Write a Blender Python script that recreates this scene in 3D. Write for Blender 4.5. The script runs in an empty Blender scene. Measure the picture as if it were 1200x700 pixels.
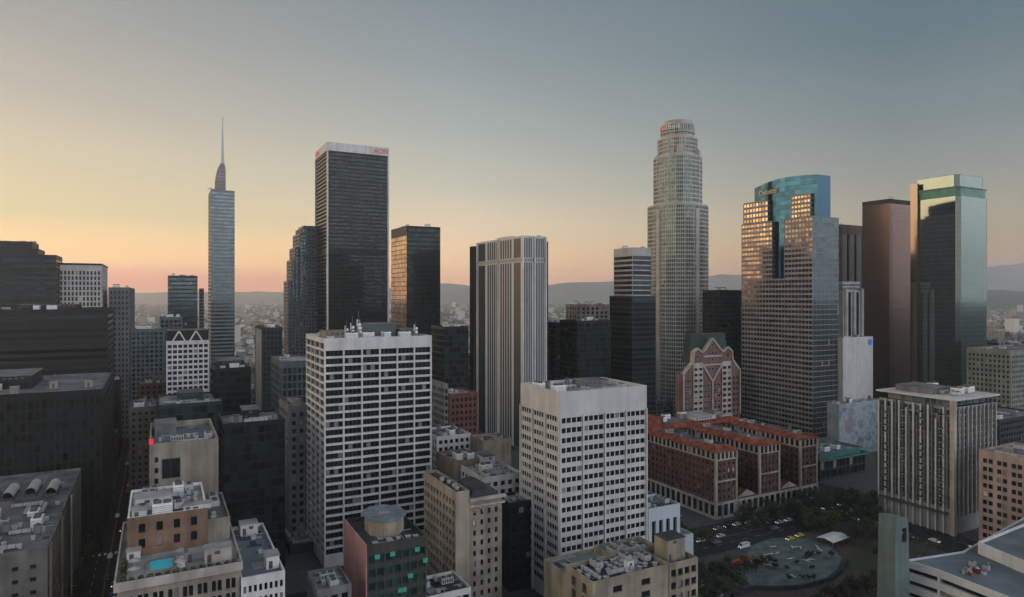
import bpy, math, random
from mathutils import Vector
R = math.radians
sc = bpy.context.scene
COL = sc.collection
random.seed(7)

# ---------------------------------------------------------------- camera, sky, sun, exposure
F = 780.0          # focal length in photo pixels (1200 wide)
HZ = 345.0         # horizon row
H = 112.0          # camera height
cam_d = bpy.data.cameras.new('camera'); cam = bpy.data.objects.new('camera', cam_d); COL.objects.link(cam)
cam.location = (0, 0, H); cam.rotation_euler = (R(90), 0, 0)
cam_d.sensor_width = 36; cam_d.lens = 36*F/1200; cam_d.shift_y = -5/1200
cam_d.clip_start = 1; cam_d.clip_end = 60000
sc.camera = cam
sc.view_settings.view_transform = 'Standard'; sc.view_settings.look = 'None'
sc.view_settings.gamma = 1; sc.view_settings.exposure = 0.0
try:
    sc.cycles.use_denoising = True
    sc.cycles.max_bounces = 6; sc.cycles.diffuse_bounces = 2; sc.cycles.glossy_bounces = 3; sc.cycles.volume_bounces = 2
    sc.cycles.sample_clamp_indirect = 3
except Exception: pass

def lin(r, g, b):
    f = lambda c: (c/255/12.92) if c/255 <= .04045 else ((c/255+.055)/1.055)**2.4
    return (f(r), f(g), f(b), 1)

SUN_AZ = -58.0     # degrees from straight ahead, to the left
SUN_EL = 2.0
BACK_FILL, GLOW_FILL, HAZE = 6.5, 5.0, 9.5e-5  # first two brighten the unseen sky behind and left, added fill for facades
world = bpy.data.worlds.new('World'); sc.world = world; world.use_nodes = True
def build_world():
    nt = world.node_tree; N = nt.nodes; L = nt.links
    bg = N['Background']; bg.inputs[1].default_value = 1.0
    tc = N.new('ShaderNodeTexCoord'); sep = N.new('ShaderNodeSeparateXYZ'); L.new(tc.outputs['Generated'], sep.inputs[0])
    def math_(op, a, b=None, clamp=False):
        m = N.new('ShaderNodeMath'); m.operation = op; m.use_clamp = clamp
        for i, v in enumerate((a, b)):
            if v is None: continue
            if isinstance(v, (int, float)): m.inputs[i].default_value = v
            else: L.new(v, m.inputs[i])
        return m.outputs[0]
    x, y, z = sep.outputs
    el = math_('MULTIPLY', math_('ARCSINE', z), 180/math.pi)
    elc = math_('DIVIDE', el, 60, True)
    hl = math_('SQRT', math_('ADD', math_('MULTIPLY', x, x), math_('MULTIPLY', y, y)))
    sx, sy = math.sin(R(SUN_AZ)), math.cos(R(SUN_AZ))
    t = math_('DIVIDE', math_('ADD', math_('MULTIPLY', x, sx), math_('MULTIPLY', y, sy)), math_('MAXIMUM', hl, 1e-4))
    def ramp(stops):
        r = N.new('ShaderNodeValToRGB'); cr = r.color_ramp; cr.interpolation = 'EASE' if False else 'LINEAR'
        while len(cr.elements) > 1: cr.elements.remove(cr.elements[0])
        first = True
        for e, c in stops:
            p = e/60
            if first: cr.elements[0].position = p; cr.elements[0].color = tuple(t_*.5 for t_ in c[:3])+(1,); first = False
            else:
                k = cr.elements.new(p); k.color = tuple(t_*.5 for t_ in c[:3])+(1,)
        L.new(elc, r.inputs[0]); v = N.new('ShaderNodeVectorMath'); v.operation = 'SCALE'; L.new(r.outputs[0], v.inputs[0]); v.inputs[3].default_value = 2.0; return v.outputs[0]
    def sc_(c, s): return (c[0]*s, c[1]*s, c[2]*s, 1)
    left = ramp([(0, (1.15,.37,.16,1)), (1.3, (1.22,.34,.16,1)), (2.4, (1.6,.86,.29,1)), (4, (1.22,.80,.32,1)), (5.8, (.78,.66,.34,1)), (10.5, lin(214,200,170)),
                 (14, lin(190,182,167)), (19.3, lin(163,162,157)), (30, lin(120,130,137)), (45, lin(85,96,106)), (60, lin(80,90,100))])
    mid = ramp([(0, (1.2,.58,.35,1)), (1.5, (1.3,.68,.42,1)), (2.6, (1.42,.87,.42,1)), (5.1, (1.0,.77,.50,1)), (9, lin(206,202,184)),
                (13.7, lin(172,179,174)), (19, lin(146,157,160)), (23.9, lin(127,140,148)), (30, lin(112,126,136)), (45, lin(82,96,106)), (60, lin(80,90,100))])
    right = ramp([(0, (.50,.25,.20,1)), (1.6, (.52,.30,.20,1)), (2.6, (.55,.34,.18,1)), (3.5, (.50,.36,.19,1)), (6, lin(172,164,142)), (9, lin(147,151,145)),
                  (13, lin(123,136,139)), (19, lin(96,117,126)), (30, lin(84,102,116)), (45, lin(78,92,104)), (60, lin(80,90,100))])
    bk = 1.0
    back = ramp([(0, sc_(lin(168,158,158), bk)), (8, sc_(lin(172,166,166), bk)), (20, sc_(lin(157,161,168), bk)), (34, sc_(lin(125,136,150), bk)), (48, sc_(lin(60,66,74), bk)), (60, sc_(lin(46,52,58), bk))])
    def mix(f, a, b):
        m = N.new('ShaderNodeMix'); m.data_type = 'RGBA'; L.new(f, m.inputs[0]); L.new(a, m.inputs[6]); L.new(b, m.inputs[7]); return m.outputs[2]
    def mr(v, a, b, smooth=False):
        m = N.new('ShaderNodeMapRange'); m.clamp = True
        if smooth: m.interpolation_type = 'SMOOTHSTEP'
        L.new(v, m.inputs[0]); m.inputs[1].default_value = a; m.inputs[2].default_value = b; return m.outputs[0]
    c = mix(mr(t, .04, .60), right, mid)
    c = mix(mr(t, .60, .97), c, left)
    def scl(c_, k):
        v = N.new('ShaderNodeVectorMath'); v.operation = 'SCALE'; L.new(c_, v.inputs[0]); v.inputs[3].default_value = k; return v.outputs[0]
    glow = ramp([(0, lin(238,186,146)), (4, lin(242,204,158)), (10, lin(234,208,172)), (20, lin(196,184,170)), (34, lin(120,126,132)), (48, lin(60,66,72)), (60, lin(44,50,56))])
    c = mix(mr(t, -.4, -.85, True), c, scl(back, BACK_FILL))
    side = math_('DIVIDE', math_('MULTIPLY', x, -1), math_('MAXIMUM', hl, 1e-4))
    c = mix(mr(side, .63, .93, True), c, scl(glow, GLOW_FILL))
    # a faint physical sky on top; the ramps above carry the glow
    sky = N.new('ShaderNodeTexSky'); sky.sky_type = 'NISHITA'; sky.sun_disc = False
    sky.sun_elevation = R(SUN_EL); sky.sun_rotation = R(SUN_AZ); sky.dust_density = 1.5; sky.air_density = 1; sky.ozone_density = 2
    vm = N.new('ShaderNodeVectorMath'); vm.operation = 'SCALE'; L.new(sky.outputs[0], vm.inputs[0]); vm.inputs[3].default_value = .01
    ad = N.new('ShaderNodeVectorMath'); ad.operation = 'ADD'; L.new(c, ad.inputs[0]); L.new(vm.outputs[0], ad.inputs[1])
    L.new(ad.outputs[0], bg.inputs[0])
build_world()

sun_d = bpy.data.lights.new('sun', 'SUN'); sun = bpy.data.objects.new('sun', sun_d); COL.objects.link(sun)
sun_d.energy = 0.55; sun_d.angle = R(4); sun_d.color = (1, .56, .36)
sv = Vector((math.sin(R(SUN_AZ))*math.cos(R(SUN_EL)), math.cos(R(SUN_AZ))*math.cos(R(SUN_EL)), math.sin(R(SUN_EL))))
sun.rotation_euler = sv.to_track_quat('Z', 'Y').to_euler()

# ---------------------------------------------------------------- street grid frame
PH = math.atan(415/F); CA, SA = math.cos(PH), math.sin(PH)
def w2(a, b): return (a*CA - b*SA, a*SA + b*CA)              # grid -> world
def rect(c, Y, pl, pr, dep=None, wid=None):
    X = (c-600)/F*Y; a = X*CA+Y*SA; b = -X*SA+Y*CA
    if c > 185 or pr-c > c-pl:
        k = (pr-600)/F; t = wid or (k*Y-X)/(CA-k*SA)
        k = (pl-600)/F; s = dep or (X-k*Y)/(SA+k*CA)
        return a, a+t, b, b+s
    k = (pr-600)/F; s = dep or (X-k*Y)/(SA+k*CA)
    k = (pl-600)/F; t = wid or (X-k*Y)/(CA-k*SA)
    return a-t, a, b, b+s
def ht(py, Y): return H-(py-HZ)/F*Y
def gp(px, py, z=0.0):                                        # a point of a horizontal plane, in the grid frame
    Y = (H-z)*F/(py-HZ); X = (px-600)/F*Y
    return X*CA+Y*SA, -X*SA+Y*CA

# ---------------------------------------------------------------- materials
MATS = {}
def newmat(name):
    m = bpy.data.materials.new(name); m.use_nodes = True
    return m, m.node_tree.nodes, m.node_tree.links, m.node_tree.nodes['Principled BSDF']
def wall(name, col, rough=.85, var=.18, sc_=.15, streak=.25, joint=None, metal=0.0):
    if name in MATS: return MATS[name]
    m, N, L, bs = newmat(name); bs.inputs['Roughness'].default_value = rough; bs.inputs['Metallic'].default_value = metal; bs.inputs['Specular IOR Level'].default_value = .15
    tc = N.new('ShaderNodeTexCoord')
    n1 = N.new('ShaderNodeTexNoise'); n1.inputs['Scale'].default_value = sc_; n1.inputs['Detail'].default_value = 8; L.new(tc.outputs['Object'], n1.inputs[0])
    mp = N.new('ShaderNodeMapping'); mp.inputs[3].default_value = (1, 1, .1); L.new(tc.outputs['Object'], mp.inputs[0])
    n2 = N.new('ShaderNodeTexNoise'); n2.inputs['Scale'].default_value = .33; n2.inputs['Detail'].default_value = 3; L.new(mp.outputs[0], n2.inputs[0])
    r1 = N.new('ShaderNodeMapRange'); L.new(n1.outputs[0], r1.inputs[0]); r1.inputs[1].default_value = .3; r1.inputs[2].default_value = .7
    r1.inputs[3].default_value = 1-var; r1.inputs[4].default_value = 1+var
    r2 = N.new('ShaderNodeMapRange'); L.new(n2.outputs[0], r2.inputs[0]); r2.inputs[1].default_value = .3; r2.inputs[2].default_value = .62
    r2.inputs[3].default_value = 1-streak; r2.inputs[4].default_value = 1
    mu = N.new('ShaderNodeMath'); mu.operation = 'MULTIPLY'; L.new(r1.outputs[0], mu.inputs[0]); L.new(r2.outputs[0], mu.inputs[1])
    vs = N.new('ShaderNodeVectorMath'); vs.operation = 'SCALE'; vs.inputs[0].default_value = col[:3]; L.new(mu.outputs[0], vs.inputs[3])
    L.new(vs.outputs[0], bs.inputs['Base Color'])
    MATS[name] = m; return m
def glass(name, col, metal=.5, rough=.08, spread=.5, pale=.06, wav=.02):
    """window glass: every pane a little different, some with blinds behind"""
    if name in MATS: return MATS[name]
    m, N, L, bs = newmat(name); bs.inputs['Roughness'].default_value = rough; bs.inputs['Specular IOR Level'].default_value = .22 if metal < .6 else .5
    g = N.new('ShaderNodeNewGeometry'); oi = N.new('ShaderNodeObjectInfo')
    ad = N.new('ShaderNodeMath'); L.new(g.outputs['Random Per Island'], ad.inputs[0]); L.new(oi.outputs['Random'], ad.inputs[1])
    fr = N.new('ShaderNodeMath'); fr.operation = 'FRACT'; L.new(ad.outputs[0], fr.inputs[0])
    mr = N.new('ShaderNodeMapRange'); L.new(fr.outputs[0], mr.inputs[0]); mr.inputs[3].default_value = 1-spread; mr.inputs[4].default_value = 1+spread
    vs = N.new('ShaderNodeVectorMath'); vs.operation = 'SCALE'; vs.inputs[0].default_value = col[:3]; L.new(mr.outputs[0], vs.inputs[3])
    gt = N.new('ShaderNodeMath'); gt.operation = 'LESS_THAN'; L.new(fr.outputs[0], gt.inputs[0]); gt.inputs[1].default_value = pale
    mx = N.new('ShaderNodeMix'); mx.data_type = 'RGBA'; L.new(gt.outputs[0], mx.inputs[0]); L.new(vs.outputs[0], mx.inputs[6]); mx.inputs[7].default_value = (.2, .19, .17, 1)
    L.new(mx.outputs[2], bs.inputs['Base Color'])
    mm = N.new('ShaderNodeMath'); mm.operation = 'MULTIPLY_ADD'; L.new(gt.outputs[0], mm.inputs[0]); mm.inputs[1].default_value = -metal; mm.inputs[2].default_value = metal
    L.new(mm.outputs[0], bs.inputs['Metallic'])
    if wav:
        tc = N.new('ShaderNodeTexCoord'); nz = N.new('ShaderNodeTexNoise'); nz.inputs['Scale'].default_value = .35; L.new(tc.outputs['Object'], nz.inputs[0])
        bp = N.new('ShaderNodeBump'); bp.inputs['Strength'].default_value = wav; bp.inputs['Distance'].default_value = .5; L.new(nz.outputs[0], bp.inputs['Height']); L.new(bp.outputs[0], bs.inputs['Normal'])
    MATS[name] = m; return m
def rnd(name, cols, rough=.85, metal=0.0):
    """each island / object takes one of the colours"""
    if name in MATS: return MATS[name]
    m, N, L, bs = newmat(name); bs.inputs['Roughness'].default_value = rough; bs.inputs['Metallic'].default_value = metal
    g = N.new('ShaderNodeNewGeometry'); oi = N.new('ShaderNodeObjectInfo')
    ad = N.new('ShaderNodeMath'); L.new(g.outputs['Random Per Island'], ad.inputs[0]); L.new(oi.outputs['Random'], ad.inputs[1])
    fr = N.new('ShaderNodeMath'); fr.operation = 'FRACT'; L.new(ad.outputs[0], fr.inputs[0])
    r = N.new('ShaderNodeValToRGB'); r.color_ramp.interpolation = 'CONSTANT'
    while len(r.color_ramp.elements) > 1: r.color_ramp.elements.remove(r.color_ramp.elements[0])
    for i, c in enumerate(cols):
        e = r.color_ramp.elements[0] if i == 0 else r.color_ramp.elements.new(i/len(cols)); e.position = i/len(cols); e.color = (*c[:3], 1)
    L.new(fr.outputs[0], r.inputs[0]); L.new(r.outputs[0], bs.inputs['Base Color'])
    MATS[name] = m; return m
def plain(name, col, rough=.6, metal=0.0, emit=None, es=1.0):
    if name in MATS: return MATS[name]
    m, N, L, bs = newmat(name); bs.inputs['Base Color'].default_value = (*col[:3], 1); bs.inputs['Roughness'].default_value = rough; bs.inputs['Metallic'].default_value = metal
    if emit: bs.inputs['Emission Color'].default_value = (*emit, 1); bs.inputs['Emission Strength'].default_value = es
    else:
        tc = N.new('ShaderNodeTexCoord'); nz = N.new('ShaderNodeTexNoise'); nz.inputs['Scale'].default_value = 1.2; nz.inputs['Detail'].default_value = 6; L.new(tc.outputs['Object'], nz.inputs[0])
        mr = N.new('ShaderNodeMapRange'); L.new(nz.outputs[0], mr.inputs[0]); mr.inputs[3].default_value = .8; mr.inputs[4].default_value = 1.2
        vs = N.new('ShaderNodeVectorMath'); vs.operation = 'SCALE'; vs.inputs[0].default_value = col[:3]; L.new(mr.outputs[0], vs.inputs[3]); L.new(vs.outputs[0], bs.inputs['Base Color'])
    MATS[name] = m; return m

W_WHITE = wall('white_concrete', (.57, .56, .55), streak=.22, var=.10)
W_WHITE2 = wall('pale_concrete', (.49, .482, .477), streak=.18, var=.08)
W_GREY = wall('grey_concrete', (.15, .158, .165), streak=.35)
W_DGREY = wall('dark_grey_cladding', (.028, .035, .038), rough=.5, streak=.15)
W_BLACK = wall('black_cladding', (.010, .016, .018), rough=.4, streak=.1)
W_BROWN = wall('brown_cladding', (.026, .024, .024), rough=.6)
W_BEIGE = wall('beige_stone', (.265, .235, .195), streak=.4, var=.25)
W_TAN = wall('tan_stone', (.275, .24, .185), streak=.4, var=.25)
W_BRICK = wall('red_brown_brick', (.105, .062, .052), var=.3, sc_=.3)
W_CREAM = wall('cream_terracotta', (.38, .34, .30), streak=.35)
W_PINK = wall('pink_render', (.36, .19, .18), var=.15, streak=.25)
W_BLUE = wall('blue_grey_cladding', (.085, .108, .12), rough=.5, streak=.2)
W_STEEL = wall('brushed_steel', (.15, .175, .185), rough=.45, metal=.2, streak=.1)
W_GRAN = wall('pale_granite', (.40, .39, .375), rough=.6, streak=.15)
W_GREYGRAN = wall('grey_granite', (.215, .215, .225), rough=.6, streak=.1)
W_PINKB = wall('pink_beige_stone', (.33, .25, .215), streak=.3)
G_DARK = glass('dark_window', (.009, .014, .016), metal=.0, rough=.12, pale=.06)
G_BLK = glass('black_glass', (.018, .030, .034), metal=.45, rough=.1, pale=.0, spread=.7)
G_TEAL = glass('teal_glass', (.05, .085, .095), metal=.75, rough=.07, pale=.01, spread=.4)
G_BLUE = glass('blue_glass', (.08, .115, .13), metal=.85, rough=.07, pale=.0, spread=.3)
G_CROWN = glass('crown_glass', (.022, .075, .125), metal=.88, rough=.08, pale=.0, spread=.35)
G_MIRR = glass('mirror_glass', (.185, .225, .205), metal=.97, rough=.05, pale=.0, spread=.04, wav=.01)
G_MIRS = glass('dimmed_mirror_glass', (.095, .15, .142), metal=.97, rough=.09, pale=.0, spread=.05, wav=.01)  # darker copy of the mirror glass: dimmer right-face reflection put into colour
G_SUNSET = glass('sunset_tinted_glass', (.30, .225, .15), metal=.95, rough=.07, pale=.0, spread=.5)  # gold of the sunset reflection tinted into the glass of left faces
G_BRNZ = glass('bronze_glass', (.10, .072, .062), metal=.9, rough=.2, pale=.0, spread=.08)
G_APT = glass('apartment_glass', (.10, .155, .14), metal=.5, rough=.12, pale=.16, spread=.7)
G_RIB = glass('grey_glass', (.03, .042, .046), metal=.0, rough=.45, pale=.0, spread=.2)
G_GREEN = glass('green_glass', (.022, .055, .05), metal=.3, rough=.1, pale=.03)
ROOF_G = wall('grey_roofing', (.125, .13, .135), var=.5, sc_=.12, streak=.0)
ROOF_L = wall('light_roofing', (.26, .26, .255), var=.4, sc_=.12, streak=.0)
ROOF_D = wall('dark_roofing', (.045, .047, .05), var=.5, sc_=.12, streak=.0)
ROOF_B = wall('blue_grey_roofing', (.12, .145, .16), var=.3, sc_=.1, streak=.0)
TILE = wall('orange_roof_tile', (.21, .058, .036), var=.65, sc_=.35, streak=.35)
METAL = plain('galvanised_metal', (.38, .40, .41), .45, .3)
METAL_D = plain('dark_metal', (.07, .07, .075), .5, .3)
PAINT_W = plain('white_paint', (.7, .7, .69), .5)
FRAME_D = plain('dark_frame', (.06, .06, .06), .5)
FRAME_L = plain('pale_frame', (.45, .44, .42), .6)

# ---------------------------------------------------------------- mesh helpers
class Acc:
    def __init__(s): s.v = []; s.f = []; s.m = []
    def quad(s, a, b, c, d, mi=0):
        n = len(s.v); s.v += [a, b, c, d]; s.f.append((n, n+1, n+2, n+3)); s.m.append(mi)
    def poly(s, pts, mi=0):
        n = len(s.v); s.v += list(pts); s.f.append(tuple(range(n, n+len(pts)))); s.m.append(mi)
    def box(s, x0, x1, y0, y1, z0, z1, mi=0, bottom=False):
        n = len(s.v); s.v += [(x0,y0,z0),(x1,y0,z0),(x1,y1,z0),(x0,y1,z0),(x0,y0,z1),(x1,y0,z1),(x1,y1,z1),(x0,y1,z1)]
        fs = [(0,1,5,4),(1,2,6,5),(2,3,7,6),(3,0,4,7),(4,5,6,7)]
        if bottom: fs.append((3,2,1,0))
        for f in fs: s.f.append(tuple(n+i for i in f)); s.m.append(mi)
    def tube(s, p, q, r0, r1=None, mi=0, seg=8, cap=True):
        r1 = r0 if r1 is None else r1
        p, q = Vector(p), Vector(q); d = (q-p).normalized()
        a = d.orthogonal().normalized(); b = d.cross(a); n = len(s.v)
        for c, r in ((p, r0), (q, r1)):
            for i in range(seg):
                t = 2*math.pi*i/seg; s.v.append(tuple(c + a*(r*math.cos(t)) + b*(r*math.sin(t))))
        for i in range(seg):
            j = (i+1) % seg; s.f.append((n+i, n+j, n+seg+j, n+seg+i)); s.m.append(mi)
        if cap: s.f.append(tuple(n+seg+i for i in range(seg))); s.m.append(mi)
    def prism(s, pts, z0, z1, mi=0, top=True):
        n = len(pts)
        for i in range(n):
            a, b = pts[i], pts[(i+1) % n]
            s.quad((a[0],a[1],z0),(b[0],b[1],z0),(b[0],b[1],z1),(a[0],a[1],z1), mi)
        if top: s.poly([(p[0],p[1],z1) for p in pts], mi)
    def mesh(s, name, mats):
        me = bpy.data.meshes.new(name); me.from_pydata(s.v, [], s.f)
        for m in mats: me.materials.append(m)
        me.polygons.foreach_set('material_index', s.m); me.update(); return me
    def build(s, name, mats, parent=None, loc=(0,0,0)):
        o = bpy.data.objects.new(name, s.mesh(name, mats)); COL.objects.link(o); o.parent = parent; o.location = loc; return o

def tag(o, label=None, cat=None, group=None, kind=None):
    if label: o['label'] = label
    if cat: o['category'] = cat
    if group: o['group'] = group
    if kind: o['kind'] = kind
    return o
def empty(name, loc, rz, label, cat, group=None):
    o = bpy.data.objects.new(name, None); COL.objects.link(o); o.location = loc; o.rotation_euler = (0, 0, rz); o.empty_display_size = 2
    return tag(o, label, cat, group)
def inset(pts, d):
    n = len(pts); out = []
    for i in range(n):
        p0, p1, p2 = Vector(pts[i-1]), Vector(pts[i]), Vector(pts[(i+1) % n])
        u1 = (p1-p0).normalized(); u2 = (p2-p1).normalized()
        n1 = Vector((-u1.y, u1.x)); n2 = Vector((-u2.y, u2.x))
        k = (n1+n2); k = k/(max(.3, k.dot(n1))); out.append(tuple(p1+k*d))
    return out
def rc(x0, x1, y0, y1): return [(x0,y0),(x1,y0),(x1,y1),(x0,y1)]
def ell(cx, cy, rx, ry, n=24, p=2.0, rot=0):
    o = []
    for i in range(n):
        t = 2*math.pi*(i+.5)/n; c, s_ = math.cos(t), math.sin(t)
        x = rx*math.copysign(abs(c)**(2/p), c); y = ry*math.copysign(abs(s_)**(2/p), s_)
        o.append((cx+x*math.cos(rot)-y*math.sin(rot), cy+x*math.sin(rot)+y*math.cos(rot)))
    return o

class St:    # a facade: ng groups of n openings, pier between groups, mullion inside
    def __init__(s, ng=1, n=1, pier=.6, mull=.2, pitch=3.8, sp=1.2, bot=4, top=1.5, rec=.3, win=False, panes=1, bay=None, g=1, rows=None, mw=None):
        s.__dict__.update(locals())
    def but(s, **k):
        d = {a: b for a, b in s.__dict__.items() if a != 's' and a != 'self'}; d.update(k); return St(**d)
BLANK = None

WINMESH = {}
def win_mesh(w, h, panes, gm, fm):
    panes, mw = panes if isinstance(panes, tuple) else (panes, None)
    k = (round(w*5), round(h*5), panes, mw, gm.name, fm.name)
    if k not in WINMESH:
        a = Acc(); f = min(.12, w*.06); g_ = mw or f
        pw = w/panes
        for i in range(panes):
            x0 = -w/2+i*pw+g_/2; x1 = x0+pw-g_
            a.quad((x0,.03,-h/2+f),(x1,.03,-h/2+f),(x1,.03,h/2-f),(x0,.03,h/2-f), 0)
        a.box(-w/2, w/2, -.05, .05, -h/2, -h/2+f, 1, True); a.box(-w/2, w/2, -.05, .05, h/2-f, h/2, 1, True)
        for i in range(panes+1):
            x = -w/2+i*pw; x0 = max(-w/2, x-g_/2); x1 = min(w/2, x+g_/2)
            a.box(x0-.01, x1+.01, -.04, .04, -h/2+f, h/2-f, 1)
        WINMESH[k] = a.mesh('window', [gm, fm])
    return WINMESH[k]

class Bld:
    def __init__(s, name, label, r, mats, cat='building', group=None, zvis=0, frame=None, wing=None):
        s.a0, s.a1, s.b0, s.b1 = r; s.zvis = zvis
        s.w = (s.a1-s.a0)/2; s.d = (s.b1-s.b0)/2
        x, y = w2((s.a0+s.a1)/2, (s.b0+s.b1)/2); s.x, s.y = x, y
        s.o = empty(name, (x, y, 0), PH, label, cat, group)
        s.mats = mats; s.acc = Acc(); s.wins = []; s.frame = frame or FRAME_D; s.wing = wing or (mats[1] if len(mats) > 1 else G_DARK)
        s.lo = Vector((-x*CA-y*SA, x*SA-y*CA))   # the camera seen from the building's own frame
        FOOT.append(r)
    def full(s, i=0.0): return rc(-s.w+i, s.w-i, -s.d+i, s.d-i)
    def prism(s, pts, z0, z1, st=None, per=None, wm=0, roof=None, ph=1.0, coping=None):
        n = len(pts)
        for i in range(n):
            p, q = Vector(pts[i]), Vector(pts[(i+1) % n]); W = (q-p).length
            if W < .01: continue
            u = (q-p)/W; nn = Vector((u.y, -u.x)); style = per.get(i, st) if per else st
            facing = nn.dot(s.lo-(p+q)/2)
            if style is None or facing < 0:
                s.acc.quad((p.x,p.y,z0),(q.x,q.y,z0),(q.x,q.y,z1),(p.x,p.y,z1), wm)
            else: s.facade(p, u, nn, W, z0, z1, style, wm)
        if roof is not None: s.roof(pts, z1, roof, ph, coping)
    def facade(s, p, u, nn, W, z0, z1, st, wm):
        ng, n = st.ng, st.n
        if st.bay: ng = max(1, round(W/st.bay))
        pier = st.pier; gw = (W-(ng+1)*pier)/ng
        if gw <= .3: ng = 1; pier = min(pier, W*.15); gw = W-2*pier
        ow = (gw-(n-1)*st.mull)/n; us = []
        for i in range(ng):
            g0 = pier+i*(gw+pier)
            for j in range(n): us.append((g0+j*(ow+st.mull), g0+j*(ow+st.mull)+ow))
        hh = z1-z0-st.bot-st.top; rows = st.rows or max(1, round(hh/st.pitch)); pt_ = hh/rows; sp = min(st.sp, pt_*.8)
        zs = [(z0+st.bot+i*pt_+sp/2, z0+st.bot+(i+1)*pt_-sp/2) for i in range(rows)]
        A = s.acc; r = st.rec
        def P(uu, z, d=0.0): return (p.x+u.x*uu-nn.x*d, p.y+u.y*uu-nn.y*d, z)
        def Q(a, b, c, d, m, dp=0.0): A.quad(P(a,c,dp), P(b,c,dp), P(b,d,dp), P(a,d,dp), m)
        prev = z0
        for c, d in zs:
            if c > prev: Q(0, W, prev, c, wm)
            prev = d
            x = 0
            for a, b in us:
                if a > x+1e-4: Q(x, a, c, d, wm)
                x = b
                if r > 0:
                    A.quad(P(a,c), P(b,c), P(b,c,r), P(a,c,r), wm); A.quad(P(a,d,r), P(b,d,r), P(b,d), P(a,d), wm)
                    A.quad(P(a,c), P(a,c,r), P(a,d,r), P(a,d), wm); A.quad(P(b,c,r), P(b,c), P(b,d), P(b,d,r), wm)
                if st.win: s.wins.append((P((a+b)/2, (c+d)/2, r+.04), b-a, d-c, math.atan2(u.y, u.x), (st.panes, st.mw)))
                else: Q(a, b, c, d, st.g, r)
            if x < W-1e-4: Q(x, W, c, d, wm)
        if prev < z1: Q(0, W, prev, z1, wm)
    def roof(s, pts, z, mat, ph=1.0, coping=None):
        inn = inset(pts, .45); A = Acc(); n = len(pts)
        for i in range(n):
            j = (i+1) % n; a, b, c, d = pts[i], pts[j], inn[j], inn[i]
            A.quad((a[0],a[1],z),(b[0],b[1],z),(c[0],c[1],z),(d[0],d[1],z), 0)
            A.quad((c[0],c[1],z-ph),(d[0],d[1],z-ph),(d[0],d[1],z),(c[0],c[1],z), 0)
        A.poly([(p[0],p[1],z-ph) for p in inn], 1)
        if n == 4:
            rr = random.Random(int(z*7+len(s.acc.v))); xs = [p[0] for p in inn]; ys = [p[1] for p in inn]; x0, x1, y0, y1 = min(xs)+.5, max(xs)-.5, min(ys)+.5, max(ys)-.5
            if x1-x0 > 5 and y1-y0 > 5:
                for k in range(9):       # patched membrane, each a few millimetres above the last, then pipe runs
                    w_, d_ = rr.uniform(1.2, 5), rr.uniform(1.2, 5); x, y = rr.uniform(x0, max(x0, x1-w_)), rr.uniform(y0, max(y0, y1-d_)); zz = z-ph+.004*(k+1)
                    A.quad((x,y,zz),(min(x+w_,x1),y,zz),(min(x+w_,x1),min(y+d_,y1),zz),(x,min(y+d_,y1),zz), 2 if k % 2 else 3)
                for k in range(4):
                    x, y = rr.uniform(x0, x1), rr.uniform(y0, y1); L_ = rr.uniform(3, 12)
                    if k % 2: A.box(x-.09, x+.09, y, min(y+L_, y1), z-ph+.15, z-ph+.33, 4, True)
                    else: A.box(x, min(x+L_, x1), y-.09, y+.09, z-ph+.36, z-ph+.52, 4, True)
        A.build('roof', [coping or s.mats[0], mat, ROOF_L, ROOF_D, METAL], s.o)
    def part(s, name, acc, mats, loc=(0,0,0), parent=None, label=None):
        o = acc.build(name, mats, parent or s.o, loc)
        if label: o['label'] = label
        return o
    def units(s, x0, x1, y0, y1, z, n, seed=1, kinds='abcdef'):
        rr = random.Random(seed); used = []
        for i in range(n):
            for _ in range(12):
                k = rr.choice(kinds); sx, sy = UNIT_SIZE[k]; rot = rr.choice((0, 1))
                if rot: sx, sy = sy, sx
                if x1-x0 < sx+.4 or y1-y0 < sy+.4: continue
                x = rr.uniform(x0+sx/2, x1-sx/2); y = rr.uniform(y0+sy/2, y1-sy/2)
                if all(abs(x-a) > (sx+c)/2+.3 or abs(y-b) > (sy+d)/2+.3 for a, b, c, d in used):
                    used.append((x, y, sx, sy)); o = bpy.data.objects.new(UNIT_NAME[k], UNIT[k]); COL.objects.link(o); o.parent = s.o
                    o.location = (x, y, z); o.rotation_euler = (0, 0, rot*math.pi/2); break
    def hut(s, x0, x1, y0, y1, z0, z1, wm=None, rm=None, name='penthouse'):
        A = Acc(); A.box(x0, x1, y0, y1, z0, z1-.25, 0); A.box(x0-.2, x1+.2, y0-.2, y1+.2, z1-.25, z1, 1, True)
        A.quad((x0+.6,y0-.02,z0+.1),(x0+1.6,y0-.02,z0+.1),(x0+1.6,y0-.02,min(z1-.5,z0+2.2)),(x0+.6,y0-.02,min(z1-.5,z0+2.2)), 2)
        k = max(1, int((x1-x0-3)/2.2))
        for i in range(k):
            xx = x0+2.4+i*2.2
            if xx+1.3 < x1: A.quad((xx,y0-.02,z1-1.6),(xx+1.3,y0-.02,z1-1.6),(xx+1.3,y0-.02,z1-.7),(xx,y0-.02,z1-.7), 2)
        return A.build(name, [wm or s.mats[0], rm or ROOF_G, METAL_D], s.o)
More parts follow.
